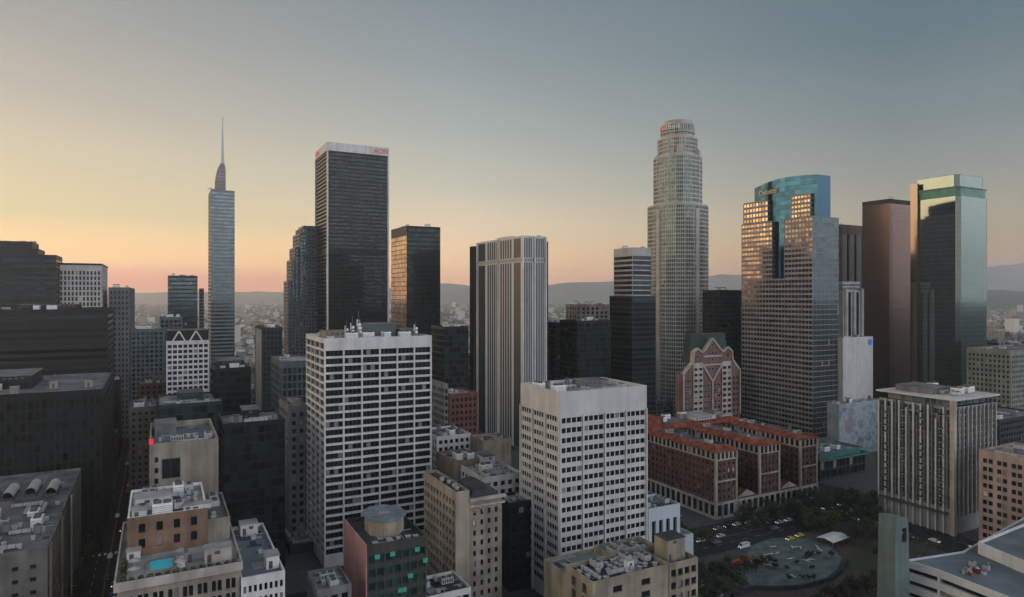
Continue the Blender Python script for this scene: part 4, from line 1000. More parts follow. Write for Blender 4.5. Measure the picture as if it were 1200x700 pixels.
def zigzag():
    b = simple('zigzag_topped_building', 'white gridded building with two zigzag gables on its dark top', 195, 402, 193, 245, 430, [W_WHITE, G_DARK, W_BLACK], St(ng=8, n=1, pier=.75, pitch=3.4, sp=1.3, rec=.5, bot=4, top=.8, win=True), dep=28, n=0, zvis=38, fin=False)
    w, d, h = b.w, b.d, b.h
    A = Acc(); zt = ht(388, 430); A.box(-w+.3, w-.3, -d+1.2, d-1, h-.9, zt-.5, 0); A.box(-w, w, -d+.9, d-.7, zt-.5, zt, 0, True); b.part('dark_attic', A, [W_BLACK])
    for cx in (-w*.42, w*.38):
        A = Acc()
        for s_ in (-1, 1):
            p, q = (cx+s_*4.2, h), (cx, h+7.5)
            A.quad((p[0]-.5,-d-.3,p[1]),(p[0]+.5,-d-.3,p[1]),(q[0]+.5,-d-.3,q[1]),(q[0]-.5,-d-.3,q[1])); A.quad((p[0]-.5,-d-.3,p[1]),(q[0]-.5,-d-.3,q[1]),(q[0]-.5,-d+.9,q[1]),(p[0]-.5,-d+.9,p[1])); A.quad((p[0]+.5,-d-.3,p[1]),(q[0]+.5,-d-.3,q[1]),(q[0]+.5,-d+.9,q[1]),(p[0]+.5,-d+.9,p[1]))
        b.part('zigzag_gable', A, [W_WHITE])
    A = Acc(); A.box(-w, w, -d-.3, -d+.2, h+.01, h+1.1, 0, True); b.part('parapet_rail', A, [W_WHITE]); b.finish()
zigzag()
simple('square_teal_tower', 'plain square dark teal tower rising above the zigzag topped building', 197, 323, 194, 231.5, 640, [W_DGREY, G_TEAL], CURT.but(bay=2.4, sp=1.4), dep=30, n=4, kinds='ac')
simple('blue_grey_stepped_block', 'blue grey block with windows between the plain grey tower and the zigzag topped building', 153, 386, 150, 192, 520, [W_BLUE, G_TEAL], St(bay=3.4, pier=1.1, pitch=3.6, sp=1.4, rec=.2, bot=4, top=2), dep=30, n=5, kinds='ac')
simple('low_teal_block', 'blue grey block filling the gap below the square teal tower', 187, 372, 184, 214, 570, [W_BLUE, G_TEAL], St(bay=3.4, pier=1.1, pitch=3.6, sp=1.4, rec=.2, bot=4, top=2), dep=28, n=3, kinds='ac')
simple('thin_sliver_tower', 'very thin grey sliver of a tower just left of the spire tower', 234, 338, 232.5, 239, 800, [W_GREY, G_DARK], CURT.but(bay=2.5, sp=1.8), dep=20, n=0)
simple('black_hat_block', 'black box building with a smaller black box on its roof, below the spire tower', 251, 432, 248, 294, 372, [W_BLACK, G_BLK], CURT.but(bay=2.6, sp=1.2, rec=.15), dep=30, n=4, kinds='ac', hut=(.12, .85, .2, .8, 3.6))
def hut_mat(): pass
simple('two_tone_tower', 'narrow tower with a pale left side and dark front, right of the spire tower', 307, 384, 299, 331, 480, [W_DGREY, G_BLK, W_GRAN], St(bay=2.8, pier=.9, pitch=3.7, sp=1.3, rec=.2, bot=3, top=2), per={3: St(ng=1, n=1, pier=2.6, pitch=40, rows=1, sp=.5, rec=.1, g=2)}, n=4, kinds='ac')
simple('blue_slab_building', 'blue grey building with a pale flat roof tucked left of the white grid block', 330, 424, 324, 372, 345, [W_BLUE, G_TEAL], St(bay=2.6, pier=.7, pitch=3.8, sp=.9, rec=.2, bot=4, top=3), dep=36, roof=ROOF_L, n=3, kinds='af')
simple('small_tan_tower', 'narrow grey building with pale roof corner against the white grid block, by its left side', 338, 476, 334, 360, 300, [W_GREY, G_DARK], St(bay=3.4, pier=1.6, pitch=3.6, sp=1.6, rec=.3, bot=4, top=2.5, win=True), dep=26, n=4, zvis=25)
simple('dark_low_block', 'dark low flat roofed building at the foot of the white grid block', 340, 640, 334, 376, 285, [W_DGREY, G_DARK], St(bay=3.4, pier=1.0, pitch=3.6, sp=1.2, rec=.3, bot=3, top=1.5), dep=30, n=8, kinds='abf')
simple('grey_flat_annex', 'low pale grey roofed annex left of the pink sided building', 372, 692, 360, 412, 178, [W_GREY, G_DARK], St(bay=3.4, pier=1.0, pitch=3.8, sp=1.2, rec=.3, bot=3, top=1.5), dep=14, n=3, kinds='af')

# centre
simple('small_teal_box', 'dark teal box tower right of the twin faced dark tower', 521, 383, 516, 549, 430, [W_BLACK, G_BLK], CURT.but(bay=2.6, sp=1), dep=24, n=4, kinds='ac')
simple('pale_side_block', 'slim grey block with a pale side edge right of the white grid block', 521, 450, 503, 525, 345, [W_GREY, G_DARK], St(bay=3, pier=1.2, pitch=3.6, sp=1.4, rec=.25, bot=3, top=2), n=3, kinds='a')
simple('red_brown_block', 'dark red brown block in shadow left of the grey finned tower', 527, 462, 524, 560, 385, [wall('dark_red_brick', (.12,.05,.04)), G_DARK], St(bay=3, pier=1.3, pitch=3.6, sp=1.6, rec=.3, bot=4, top=2), dep=22, n=4, kinds='af')
simple('white_rimmed_low', 'low grey building with a white windowed attic, right behind the white grid block', 512, 512, 505, 552, 315, [W_WHITE2, G_DARK], St(bay=3.2, pier=1.1, pitch=3.4, sp=1.5, rec=.3, bot=3, top=1.2, win=True), dep=22, n=7, zvis=40)
simple('brown_wall_low', 'plain brown walled building with pale roof right of the white grid block', 532, 541, 512, 566, 280, [wall('brown_stucco', (.20,.155,.12)), G_DARK], None, dep=20, n=8, roof=ROOF_L)
simple('tan_box_building', 'small tan box shaped building at the foot of the grey finned tower', 566, 517, 561, 599, 300, [W_TAN, G_DARK], None, dep=14, n=2, kinds='f')
simple('vent_roof_building', 'low building whose pale roof is crowded with white ducts, between the two white blocks', 566, 560, 545, 612, 262, [W_WHITE2, G_DARK], St(bay=3.4, pier=1.4, pitch=3.6, sp=1.6, rec=.3, bot=4, top=1.5, win=True), dep=32, n=20, kinds='abcf', roof=ROOF_L, zvis=32, hut=(.5,.8,.55,.85,3.5))
simple('dark_narrow_block', 'dark narrow building with one pale edge beside the nearest white office block', 597, 590, 590, 625, 250, [W_BLACK, G_DARK, W_WHITE], St(bay=3.2, pier=1, pitch=3.6, sp=1.4, rec=.3, bot=4, top=1.5), dep=12, n=4, kinds='af', per={3: None})

def beige_twin():
    r = rect(534, 222, 503, 589, dep=30)
    b = Bld('arched_cornice_building', 'beige old building with a bay windowed wing and an arched cornice, between the white blocks', (r[0], r[1], r[2], r[3]), [W_BEIGE, G_DARK, W_CREAM, wall('pale_tan_render', (.33,.285,.225), streak=.3)], zvis=10, frame=FRAME_D)
    w, d = b.w, b.d; h = ht(577, 222); st = St(bay=3.4, n=1, pier=1.7, pitch=3.5, sp=1.7, rec=.35, bot=5, top=3, win=True)
    x1 = -w+5
    b.prism(rc(-w, x1, -d, d), 0, h, None, {3: St(bay=3.0, n=1, pier=1.2, pitch=3.5, sp=1.5, rec=.6, bot=5, top=2.5, win=True)}, wm=3, roof=ROOF_D)
    b.prism(rc(x1+.01, w, -d+.6, d-8), 0, h-3.5, st, roof=ROOF_D, ph=1.2)
    A = Acc(); A.box(x1, w+.8, -d-.4, -d+.59, h-6, h-5.3, 0, True); A.box(x1, w+1.0, -d-.8, -d+.59, h-3.9, h-3.0, 0, True); b.part('cornice', A, [W_CREAM])
    for i in range(3):
        cx = x1+2+(i+.5)*(w-x1-3)/3; A = Acc(); n = 8; pr = 1.5
        for k in range(n):
            t0, t1 = math.pi*k/n, math.pi*(k+1)/n; A.quad((cx+pr*math.cos(t0),-d+.1,h-8+pr*math.sin(t0)),(cx+(pr+.5)*math.cos(t0),-d+.1,h-8+(pr+.5)*math.sin(t0)),(cx+(pr+.5)*math.cos(t1),-d+.1,h-8+(pr+.5)*math.sin(t1)),(cx+pr*math.cos(t1),-d+.1,h-8+pr*math.sin(t1)))
        b.part('arch', A, [W_CREAM])
    A = Acc(); z = h-5; n = 10
    for k in range(n):
        t0, t1 = math.pi*k/n, math.pi*(k+1)/n; A.quad((w*.35+5.5*math.cos(t0),-d+3,h-4.6+4.2*math.sin(t0)),(w*.35+5.5*math.cos(t1),-d+3,h-4.6+4.2*math.sin(t1)),(w*.35+5.5*math.cos(t1),2,h-4.6+4.2*math.sin(t1)),(w*.35+5.5*math.cos(t0),2,h-4.6+4.2*math.sin(t0)))
    A.poly([(w*.35+5.5*math.cos(math.pi*k/n),-d+3,h-4.6+4.2*math.sin(math.pi*k/n)) for k in range(n+1)])
    b.part('barrel_roof', A, [ROOF_D])
    b.units(-w+.5, x1-.5, -d+1, d-1, h-1, 5, 3, 'f'); b.units(x1+1, w-1, 3, d-9, h-4.7, 5, 4, 'adf'); b.finish()
beige_twin()

def pink_sided():
    b = Bld('pink_sided_building', 'dark green glazed building with a pink side wall and an octagonal blue roof deck', rect(430, 188, 404, 500), [wall('dark_olive_cladding', (.05,.055,.05), rough=.5), G_GREEN, W_PINK, G_DARK], zvis=10, wing=G_GREEN)
    w, d = b.w, b.d; h = ht(640, 188)
    b.prism(b.full(), 0, h, St(bay=2.7, pier=.45, pitch=3.7, sp=1.5, rec=.5, bot=4, top=2.4, win=True), {3: None}, roof=ROOF_D, ph=1.2)
    A = Acc(); A.box(-w-.35, -w-.004, -d-.1, d, 0, h+.3, 0); b.part('pink_wall', A, [W_PINK])
    cx, cy = -w+9.2, 1; A = Acc(); o8 = ell(cx, cy, 6.6, 8.2, 8); A.prism(inset(o8, .8), h-1.2, h+3.6, 0, False); b.part('deck_drum', A, [W_TAN])
    A = Acc(); A.prism(o8, h+3.61, h+4.2, 0); A.poly([(*p, h+3.6) for p in o8][::-1], 0); b.part('octagonal_deck', A, [wall('blue_deck', (.15,.18,.215), var=.25, sc_=.5)])
    A = Acc(); n = 20
    for k in range(n):
        t0, t1 = 2*math.pi*k/n, 2*math.pi*(k+1)/n; A.quad((cx+1.1*math.cos(t0),cy+1.1*math.sin(t0),h+4.22),(cx+1.5*math.cos(t0),cy+1.5*math.sin(t0),h+4.22),(cx+1.5*math.cos(t1),cy+1.5*math.sin(t1),h+4.22),(cx+1.1*math.cos(t1),cy+1.1*math.sin(t1),h+4.22))
    A.poly([(cx+.6*math.cos(t),cy+.6*math.sin(t),h+4.22) for t in [2*math.pi*k/12 for k in range(12)]]); b.part('deck_marking', A, [plain('pink_paint', (.5,.25,.25), .7)])
    b.units(cx+7.5, w-1, -d+1.5, d-1, h-1.2, 12, 6, 'abdff'); b.units(-w+1, w-1, -d+1, -d+4, h-1.2, 6, 7, 'f')
    LIT = plain('green_lit_window', (.02,.1,.07), .4, emit=(.05,.42,.28), es=.28); rr = random.Random(2)
    for (x, k) in ((-w+3, 0),(-w+7.5, 0),(-w+15, 0),(-w+17.5, 1),(2, 3),(w-5, 2),(w-8, 3),(-w+12, 4)):
        A = Acc(); z = h-3.6-k*3.65; A.box(x-.75, x+.75, -d-.1, -d-.004, z-.7, z+.6, 0, True); b.part('lit_window', A, [LIT], label='window glowing green from inside')
    b.finish()
pink_sided()
simple('arcade_annex', 'low white arcaded building at the bottom between the pink sided building and the beige one', 500, 700, 498, 552, 196, [W_WHITE2, G_DARK], St(bay=2.8, n=1, pier=.6, pitch=4, sp=1.0, rec=.5, bot=2, top=1.4, win=True), dep=14, n=5, roof=ROOF_D, kinds='af')

def beige_front():
    b = Bld('beige_front_building', 'beige low rise with a cluttered dark roof in front of the nearest white office block', rect(694, 186, 662, 817), [W_TAN, G_DARK, W_CREAM], zvis=0)
    w, d = b.w, b.d; h = ht(683, 186)
    b.prism(rc(-w+.2, w*.42, -d, d), 0, h, St(ng=2, n=1, pier=7, pitch=3.6, sp=1.7, rec=.4, bot=4, top=1.8, win=True), {3: St(ng=2, n=1, pier=3.2, pitch=3.6, sp=.9, rec=2.2, bot=4, top=1.5, win=True)}, roof=ROOF_D, ph=1.3)
    b.prism(rc(w*.42+.01, w, -d-.3, d), 0, h, St(ng=4, n=1, pier=.7, pitch=3.6, sp=1.5, rec=.5, bot=4, top=1.3, win=True), roof=ROOF_B, ph=1.3)
    b.prism(rc(-w*.0, w-1, d+.01, d+13), 0, h-2, None, roof=ROOF_B); b.prism(rc(-w+.5, 0, d+.01, d+13), 0, h-3, None, roof=ROOF_B)
    z = h-1.3
    b.hut(w*.55, w-1.6, -d+3.5, -d+9.5, z, h+5.5, W_TAN, ROOF_D); b.hut(-w*.2, -w*.2+2.2, -d+4, -d+6, z, h+1.8, W_WHITE, ROOF_L); b.units(-w+1, w*.4, -d+1, d-1, z, 30, 4, 'abffc'); b.units(w*.0, w*.8, d+2, d+11, h-3, 6, 4, 'abf')
    b.finish()
beige_front()
def slot_white():
    b = simple('slotted_white_building', 'small pale blue grey building with tall dark slots right of the nearest white office block', 760, 597, 757, 797, 262, [wall('pale_blue_render', (.42,.46,.50), var=.06, streak=.08), G_DARK], St(ng=4, n=1, pier=1.7, pitch=30, rows=1, sp=.4, rec=1.0, bot=2, top=5, win=True), dep=15, n=5, kinds='af', roof=ROOF_B, fin=False)
    b.prism(rc(b.w+.01, b.w+9, -b.d+2, b.d+8), 0, 13, None, roof=ROOF_L); b.finish()
slot_white()

# right middle
def mural():
    b = simple('mural_wall_building', 'long low building with a faded blue and pink painted wall below the blank pale block', 983, 474, 980, 1034, 455, [wall('mural_wall', (.26,.30,.32)), G_DARK], None, dep=9, n=6, roof=ROOF_L, fin=False)
    m, N, L, bs = newmat('faded_mural'); tc = N.new('ShaderNodeTexCoord'); n1 = N.new('ShaderNodeTexNoise'); n1.inputs['Scale'].default_value = .13; n1.inputs['Detail'].default_value = 4; L.new(tc.outputs['Object'], n1.inputs[0])
    r = N.new('ShaderNodeValToRGB'); cr = r.color_ramp
    for p, c in ((.35, (.10,.15,.18,1)), (.45, (.20,.25,.27,1)), (.52, (.30,.32,.33,1)), (.6, (.15,.22,.26,1)), (.68, (.26,.15,.16,1))): e = cr.elements.new(p); e.color = c
    cr.elements[0].color = (.09,.13,.15,1); cr.elements[-1].color = (.25,.14,.15,1)
    L.new(n1.outputs[0], r.inputs[0]); L.new(r.outputs[0], bs.inputs['Base Color']); bs.inputs['Roughness'].default_value = .9
    A = Acc(); A.box(-b.w+.5, b.w-.5, -b.d-.15, -b.d-.004, 2, b.h-3, 0, True); b.part('mural', A, [m]); b.finish()
mural()
def teal_pavilion():
    b = Bld('teal_canopy_building', 'low teal green tiered pavilion roof between the brick hotel and the apartment tower', rect(962, 395, 959, 1020, dep=26), [wall('teal_metal', (.05,.17,.15), rough=.5), G_DARK, W_DGREY])
    w, d = b.w, b.d; h = ht(532, 395)
    b.prism(b.full(2), 0, h-5, St(bay=4, pier=.5, pitch=5, sp=1, rec=.3, bot=1, top=.5), wm=2); b.prism(b.full(), h-5, h-4, None, roof=ROOF_D); b.prism(b.full(4), h-5, h-2, None); b.prism(b.full(3), h-2, h-1, None, roof=ROOF_B)
    b.units(-w+4, w-4, -d+4, d-4, h-1.9, 6, 3, 'acf'); b.finish()
teal_pavilion()
simple('grey_edge_block', 'grey block seen just right of the mirror tower, above the apartment roof', 1169, 399, 1163, 1182, 620, [W_GREY, G_DARK], CURT.but(bay=3, sp=2), dep=20, n=2, kinds='a')
simple('green_grey_block', 'greenish grey office block at the right edge above the pink stone building', 1185, 411, 1178, 1240, 480, [wall('green_grey_stone', (.20,.22,.19)), G_DARK], St(bay=3, pier=1.4, pitch=3.6, sp=1.6, rec=.3, bot=3, top=3, win=True), dep=30, n=3, kinds='ac', zvis=20)
simple('low_edge_building', 'low dark roofed building behind the apartment tower at the right', 1172, 492, 1164, 1225, 400, [W_DGREY, G_DARK], St(bay=3, pier=1.4, pitch=3.6, sp=1.6, rec=.3, bot=3, top=1), dep=30, n=8, kinds='abcf', roof=ROOF_G)
simple('dark_glass_pair', 'dark block in front of the small tan tower, left of the striped tower', 676, 376, 668, 716, 500, [W_BLACK, G_BLK, W_GREY], CURT.but(bay=3, sp=1.1), dep=24, n=5, kinds='ac')
simple('tan_skyline_block', 'tan and grey block peeking over the dark block left of the striped tower', 680, 357, 673, 714, 600, [W_BEIGE, G_DARK, W_DGREY], St(bay=5, pier=2.2, pitch=3.8, sp=1.3, rec=.3, bot=3, top=2), dep=24, n=6, kinds='ac')
simple('thin_brown_tower', 'thin brown tower close to the right side of the grey finned tower', 651, 378, 646, 662, 520, [W_BROWN, G_DARK], CURT.but(bay=3, sp=2), dep=16, n=2, kinds='a')

# ================================================================ the rest of downtown: mid-rise blocks in the gaps
def fill():
    rr = random.Random(11); protos = []
    looks = [(W_GREY, ROOF_G, 'grey concrete'), (W_BEIGE, ROOF_L, 'beige stone'), (W_TAN, ROOF_G, 'tan brick'), (W_WHITE2, ROOF_L, 'pale plastered'), (W_DGREY, ROOF_D, 'dark clad'), (W_BRICK, ROOF_G, 'red brown brick'), (W_BLUE, ROOF_B, 'blue grey'), (W_BROWN, ROOF_L, 'brown clad with pale roof')]
    lay = [('long', 30, 20), ('square', 22, 22)]
    for i, (wm, rm, nm) in enumerate(looks):
        for lname, wx, wy in lay:
            w, d = wx/2, wy/2; A = Acc(); h = 1.0
            protos.append((wm, rm, nm, lname, w, d))
    def mk(p, h, seed):
        wm, rm, nm, lname, w, d = p; r_ = random.Random(seed)
        class D: pass
        b = D(); b.acc = Acc(); b.wins = []
        b.lo = Vector((0,-1e5)); st = St(bay=3.6, pier=1.5, pitch=3.6, sp=1.6, rec=.25, bot=3, top=1.2)
        for pts in (rc(-w,w,-d,d),):
            for i in range(4):
                p0, q0 = Vector(pts[i]), Vector(pts[(i+1)%4]); W = (q0-p0).length; u = (q0-p0)/W; nn = Vector((u.y,-u.x))
                if i in (0, 1, 3): Bld.facade(b, p0, u, nn, W, 0, h, st, 0)
                else: b.acc.quad((*p0,0),(*q0,0),(*q0,h),(*p0,h))
        wall_me = b.acc.mesh('wall', [wm, G_DARK])
        A = Acc(); inn = inset(rc(-w,w,-d,d), .45); pts = rc(-w,w,-d,d)
        for i in range(4):
            j = (i+1)%4; A.quad((*pts[i],h),(*pts[j],h),(*inn[j],h),(*inn[i],h),1); A.quad((*inn[j],h-1),(*inn[i],h-1),(*inn[i],h),(*inn[j],h),1)
        A.poly([(*q,h-1) for q in inn],0)
        U = Acc()
        for _ in range(7):
            x, y, sx, sy, hh = r_.uniform(-w+3,w-3), r_.uniform(-d+3,d-3), r_.uniform(.6,2.4), r_.uniform(.6,1.8), r_.uniform(.9,2.6); U.box(x-sx,x+sx,y-sy,y+sy,h-1,h-1+hh,0); U.tube((x,y,h-1+hh),(x,y,h-.7+hh),.5,.5,1,8)
        x, y = r_.uniform(-w+5,w-5), r_.uniform(-d+4,d-4); U.box(x-3,x+3,y-2.5,y+2.5,h-1,h+2.8,2)
        return wall_me, A.mesh('roof', [rm, wm]), U.mesh('roof_machines', [METAL, METAL_D, wm])
    cache = {}
    placed = []
    def free(a, b, w, d):
        for (a0, a1, b0, b1) in FOOT+placed:
            if a+w+5 > a0 and a-w-5 < a1 and b+d+5 > b0 and b-d-5 < b1: return False
        return True
    n = 0
    for bi in range(60):
        for ai in range(90):
            b = 300+bi*34+rr.uniform(-3,3); a = -560+ai*40+rr.uniform(-4,4)
            X, Y = w2(a, b)
            if Y < 300 or Y > 2100 or abs(X)/Y > .80: continue
            if -34 < a < -2 or 326 < a < 352: continue
            if b < 430 and 196 < a < 330: continue
            if b < 310 and a > 100: continue
            if ai % 4 == 3 or bi % 5 == 4: continue       # streets
            p = rr.choice(protos)
            if not free(a, b, p[4], p[5]): continue
            hmax = 62 if Y < 900 else 46
            hmax = min(hmax, H-(398-HZ)/F*Y if Y < 800 else hmax)
            if hmax < 10: continue
            h = rr.choice([t for t in (9, 13, 17, 22, 28, 38, 50) if t <= hmax])
            if Y > 1100 and h > 28 and rr.random() < .6: h = 17
            if n >= 290: return placed
            key = (p[2], p[3], h); 
            if key not in cache: cache[key] = mk(p, h, len(cache))
            hw = 'low' if h < 18 else ('mid height' if h < 35 else 'tall')
            o = empty('%s_block' % {'W':'city'}.get('W'), (X, Y, 0), PH, '%s %s %s city block among the towers in the haze' % (hw, p[3], p[2]), 'building', 'city blocks between and beyond the towers')
            for me, nm in zip(cache[key], ('wall', 'roof', 'roof_machines')):
                c = bpy.data.objects.new(nm, me); COL.objects.link(c); c.parent = o
            placed.append((a-p[4], a+p[4], b-p[5], b+p[5])); n += 1
    return placed
PL = fill()

def far_city():
    rr = random.Random(21); A = Acc(); cnt = 0
    while cnt < 9000:
        Y = 900*(11.0**rr.random()); X = rr.uniform(-.85, .85)*Y
        a, b = X*CA+Y*SA, -X*SA+Y*CA; a = round(a/22)*22; b = round(b/26)*26
        if (round(a/22)) % 5 == 0 or round(b/26) % 4 == 0: continue
        if Y < 2150 and any(a0-14 < a < a1+14 and b0-14 < b < b1+14 for a0, a1, b0, b1 in FOOT+PL): continue
        w, d, h = rr.uniform(4, 9), rr.uniform(4, 9), rr.choice((4, 5, 6, 7, 8, 10, 14))
        if rr.random() < .03 and Y > 1500: h = rr.uniform(18, 45); w = d = 12
        A.box(a-w, a+w, b-d, b+d, 0, h, 0)
        if rr.random() < .5:
            zc = h+2; A.quad((a-w,b-d,h+.02),(a+w,b-d,h+.02),(a+w,b,zc),(a-w,b,zc),1); A.quad((a+w,b+d,h+.02),(a-w,b+d,h+.02),(a-w,b,zc),(a+w,b,zc),1)
        cnt += 1
    o = A.build('distant_city', [rnd('distant_walls', [(.30,.28,.26),(.42,.40,.37),(.22,.21,.20),(.50,.48,.45),(.30,.22,.17),(.14,.14,.14)]), rnd('distant_roofs', [(.2,.19,.18),(.3,.17,.12),(.36,.35,.33),(.12,.12,.12)])])
    o.rotation_euler.z = PH; tag(o, 'low houses and blocks spreading to the foot of the hills', 'distant buildings', kind='stuff')
    A = Acc()
    for _ in range(9000):
        Y = 800*(9.0**rr.random()); X = rr.uniform(-.85, .85)*Y
        if rr.random() < .4: X = abs(X)
        s_ = rr.uniform(3, 6); g = Vector((X, Y, s_*.9)); k = 6 if Y < 2500 else 4
        for j in range(k):
            c = g+Vector((rr.uniform(-1,1),rr.uniform(-1,1),rr.uniform(-.5,.8)))*s_*.7; u = Vector((rr.uniform(-1,1),rr.uniform(-1,1),rr.uniform(-1,1))).normalized()*s_*.6; v = u.orthogonal().normalized()*s_*.6; A.quad(c-u-v,c+u-v,c+u+v,c-u+v)
    # keep clear of the built blocks
    V, Fc, M = [], [], []
    for i in range(0, len(A.f)):
        q = A.v[i*4:i*4+4]; x, y = q[0][0], q[0][1]; a, b = x*CA+y*SA, -x*SA+y*CA
        if y < 2200 and any(a0-6 < a < a1+6 and b0-6 < b < b1+6 for a0, a1, b0, b1 in FOOT+PL): continue
        n = len(V); V += q; Fc.append((n,n+1,n+2,n+3)); M.append(0)
    A.v, A.f, A.m = V, Fc, M
    o = A.build('distant_trees', [LEAF[1]]); tag(o, 'dark green tree cover between the distant houses', 'distant trees', kind='stuff')
far_city()

# ================================================================ hills
def hills():
    def ridge(name, Yd, prof, mat, depth, seed):
        rr = random.Random(seed); xs = [p[0] for p in prof]; n = 160; A = Acc(); rows = 9; grid = []
        ph = [rr.uniform(0, 6.28) for _ in range(8)]
        for i in range(n+1):
            px = -150+1500*i/n
            for (x0, y0), (x1, y1) in zip(prof[:-1], prof[1:]):
                if x0 <= px <= x1: py = y0+(y1-y0)*(px-x0)/(x1-x0); break
            top = H+(HZ-py)/F*Yd; wob = sum(math.sin(px*.02*(k+1)*1.37+ph[k])/(k+1.2) for k in range(8))
            top = max(3, top+wob*Yd*.0011); col = []
            for r_ in range(rows):
                t = r_/(rows-1); z = top*(math.sin(t*math.pi/2)**1.2); yy = Yd-depth*(1-t)+wob*60*(1-t)+math.sin(px*.11+r_*1.7)*70*(1-t)
                if 0 < r_ < rows-1: z += math.sin(px*.23+r_*2.1)*top*.045*t
                col.append(((px-600)/F*yy, yy, z if r_ else -1))
            col.append(((px-600)/F*(Yd+depth*.6), Yd+depth*.6, -1)); grid.append(col)
        me_v = [p for c in grid for p in c]; m_ = len(grid[0]); fs = []
        for i in range(n):
            for j in range(m_-1): fs.append((i*m_+j, (i+1)*m_+j, (i+1)*m_+j+1, i*m_+j+1))
        me = bpy.data.meshes.new(name); me.from_pydata(me_v, [], fs); me.materials.append(mat); o = bpy.data.objects.new(name, me); COL.objects.link(o); tag(o, kind='structure')
        for p in me.polygons: p.use_smooth = True
    def hillmat(name, c1, c2, s):
        m, N, L, bs = newmat(name); tc = N.new('ShaderNodeTexCoord'); nz = N.new('ShaderNodeTexNoise'); nz.inputs['Scale'].default_value = s; nz.inputs['Detail'].default_value = 8; L.new(tc.outputs['Object'], nz.inputs[0])
        r = N.new('ShaderNodeValToRGB'); r.color_ramp.elements[0].position = .35; r.color_ramp.elements[1].position = .65; r.color_ramp.elements[0].color = (*c1,1); r.color_ramp.elements[1].color = (*c2,1); L.new(nz.outputs[0], r.inputs[0]); L.new(r.outputs[0], bs.inputs['Base Color']); bs.inputs['Roughness'].default_value = .95; return m
    ridge('mountain_range', 9600, [(-200,344),(120,343.5),(330,342),(480,338),(520,332),(560,336),(640,334),(700,331),(800,324),(850,322),(900,323),(1010,312),(1080,318),(1165,313),(1200,309),(1360,306)], hillmat('mountain_ground', (.13,.14,.14), (.22,.21,.19), .002), 1800, 3)
    ridge('hills', 5600, [(-200,362),(780,362),(850,352),(1000,344),(1165,341),(1200,342),(1360,338)], hillmat('hill_woods', (.02,.035,.022), (.05,.06,.035), .006), 900, 8)
hills()

# ================================================================ trees
TREES = []
def make_tree(seed, leaf, hgt, rad):
    rr = random.Random(seed); T = Acc(); T.tube((0,0,0),(0,0,hgt*.45),.32,.2,0,8)
    C = Acc(); lobes = []
    for i in range(9):
        a = rr.uniform(0,6.28); r_ = rr.uniform(.25,.75)*rad; z = hgt*rr.uniform(.5,.92); c = Vector((r_*math.cos(a), r_*math.sin(a), z)); lobes.append((c, rad*rr.uniform(.32,.5)))
        T.tube((0,0,hgt*.35), tuple(c), .14, .05, 0, 5)
    for c, lr in lobes:
        for _ in range(120):
            d = Vector((rr.gauss(0,1),rr.gauss(0,1),rr.gauss(0,1))).normalized()*lr*rr.uniform(.55,1.08); d.z *= .75; p = c+d; q = rr.uniform(.12,.3)
            u = Vector((rr.uniform(-1,1),rr.uniform(-1,1),rr.uniform(-.6,.6))).normalized()*q; v = u.cross(Vector((rr.uniform(-1,1),rr.uniform(-1,1),1)).normalized()).normalized()*q; C.quad(p-u-v,p+u-v,p+u+v,p-u+v)
    return T.mesh('trunk', [plain('bark', (.06,.045,.035), .9)]), C.mesh('crown', [leaf])
for i, (lf, hh, rd) in enumerate(((0,9.5,5),(1,8,4),(0,10.5,5.2),(2,7.5,3.8))): TREES.append(make_tree(40+i, LEAF[lf], hh, rd))
def palm(seed):
    rr = random.Random(seed); T = Acc(); T.tube((0,0,0),(.3,0,11),.28,.18,0,8); C = Acc()
    for i in range(26):
        a = 2*math.pi*i/26+rr.uniform(-.1,.1); el = rr.uniform(-.5,.9); p = Vector((.3,0,11)); L_ = rr.uniform(2.2,3)
        for k in range(5):
            q = p+Vector((math.cos(a)*math.cos(el), math.sin(a)*math.cos(el), math.sin(el)))*L_/5; s_ = Vector((-math.sin(a),math.cos(a),0))*(.35*(1-k/6)); C.quad(p-s_,p+s_,q+s_,q-s_); p = q; el -= .35
    return T.mesh('trunk', [MATS['bark']]), C.mesh('crown', [LEAF[1]])
PALM = palm(3)
def tree(a, b, label, group, k=None, s=1.0, rr=random.Random(77), cat='tree'):
    tm, cm = PALM if k == 'p' else TREES[rr.randrange(4) if k is None else k]
    o = empty('palm_tree' if k == 'p' else 'street_tree', (*w2(a, b), .1), rr.uniform(0, 6.28), label, cat, group); s *= rr.uniform(.85, 1.2); o.scale = (s, s, s*rr.uniform(.9, 1.1))
    for me, nm in ((tm,'trunk'),(cm,'crown')):
        c = bpy.data.objects.new(nm, me); COL.objects.link(c); c.parent = o
def px_trees(lst, label, group, k=None, s=1.0, z=4):
    for px, py in lst: a, b = gp(px, py, z=z); tree(a, b, label, group, k, s)
px_trees([(869,612),(880,609),(891,606),(902,602),(912,599),(922,596)], 'dark leafy tree in the row along the front of the brick hotel', 'trees in front of the brick hotel', z=5)
px_trees([(930,590),(941,587),(952,590),(936,597)], 'dark leafy tree at the right corner of the brick hotel', 'trees at the hotel corner')
px_trees([(945,607),(957,604),(968,608),(960,615),(975,614),(950,614)], 'broad green tree in the clump at the far corner of the square', 'trees at the far corner of the square', k=1, s=1.15)
px_trees([(800,620),(812,624),(822,628),(808,631),(832,624)], 'green tree beside the slotted white building and the hotel', 'trees beside the slotted white building', k=1, s=.9)
px_trees([(846,668),(858,672),(872,664),(886,660),(834,664),(826,676),(840,682),(868,680),(898,655),(856,661)], 'dark tree along the near edge of the square by the street', 'trees along the near edge of the square', s=.75)
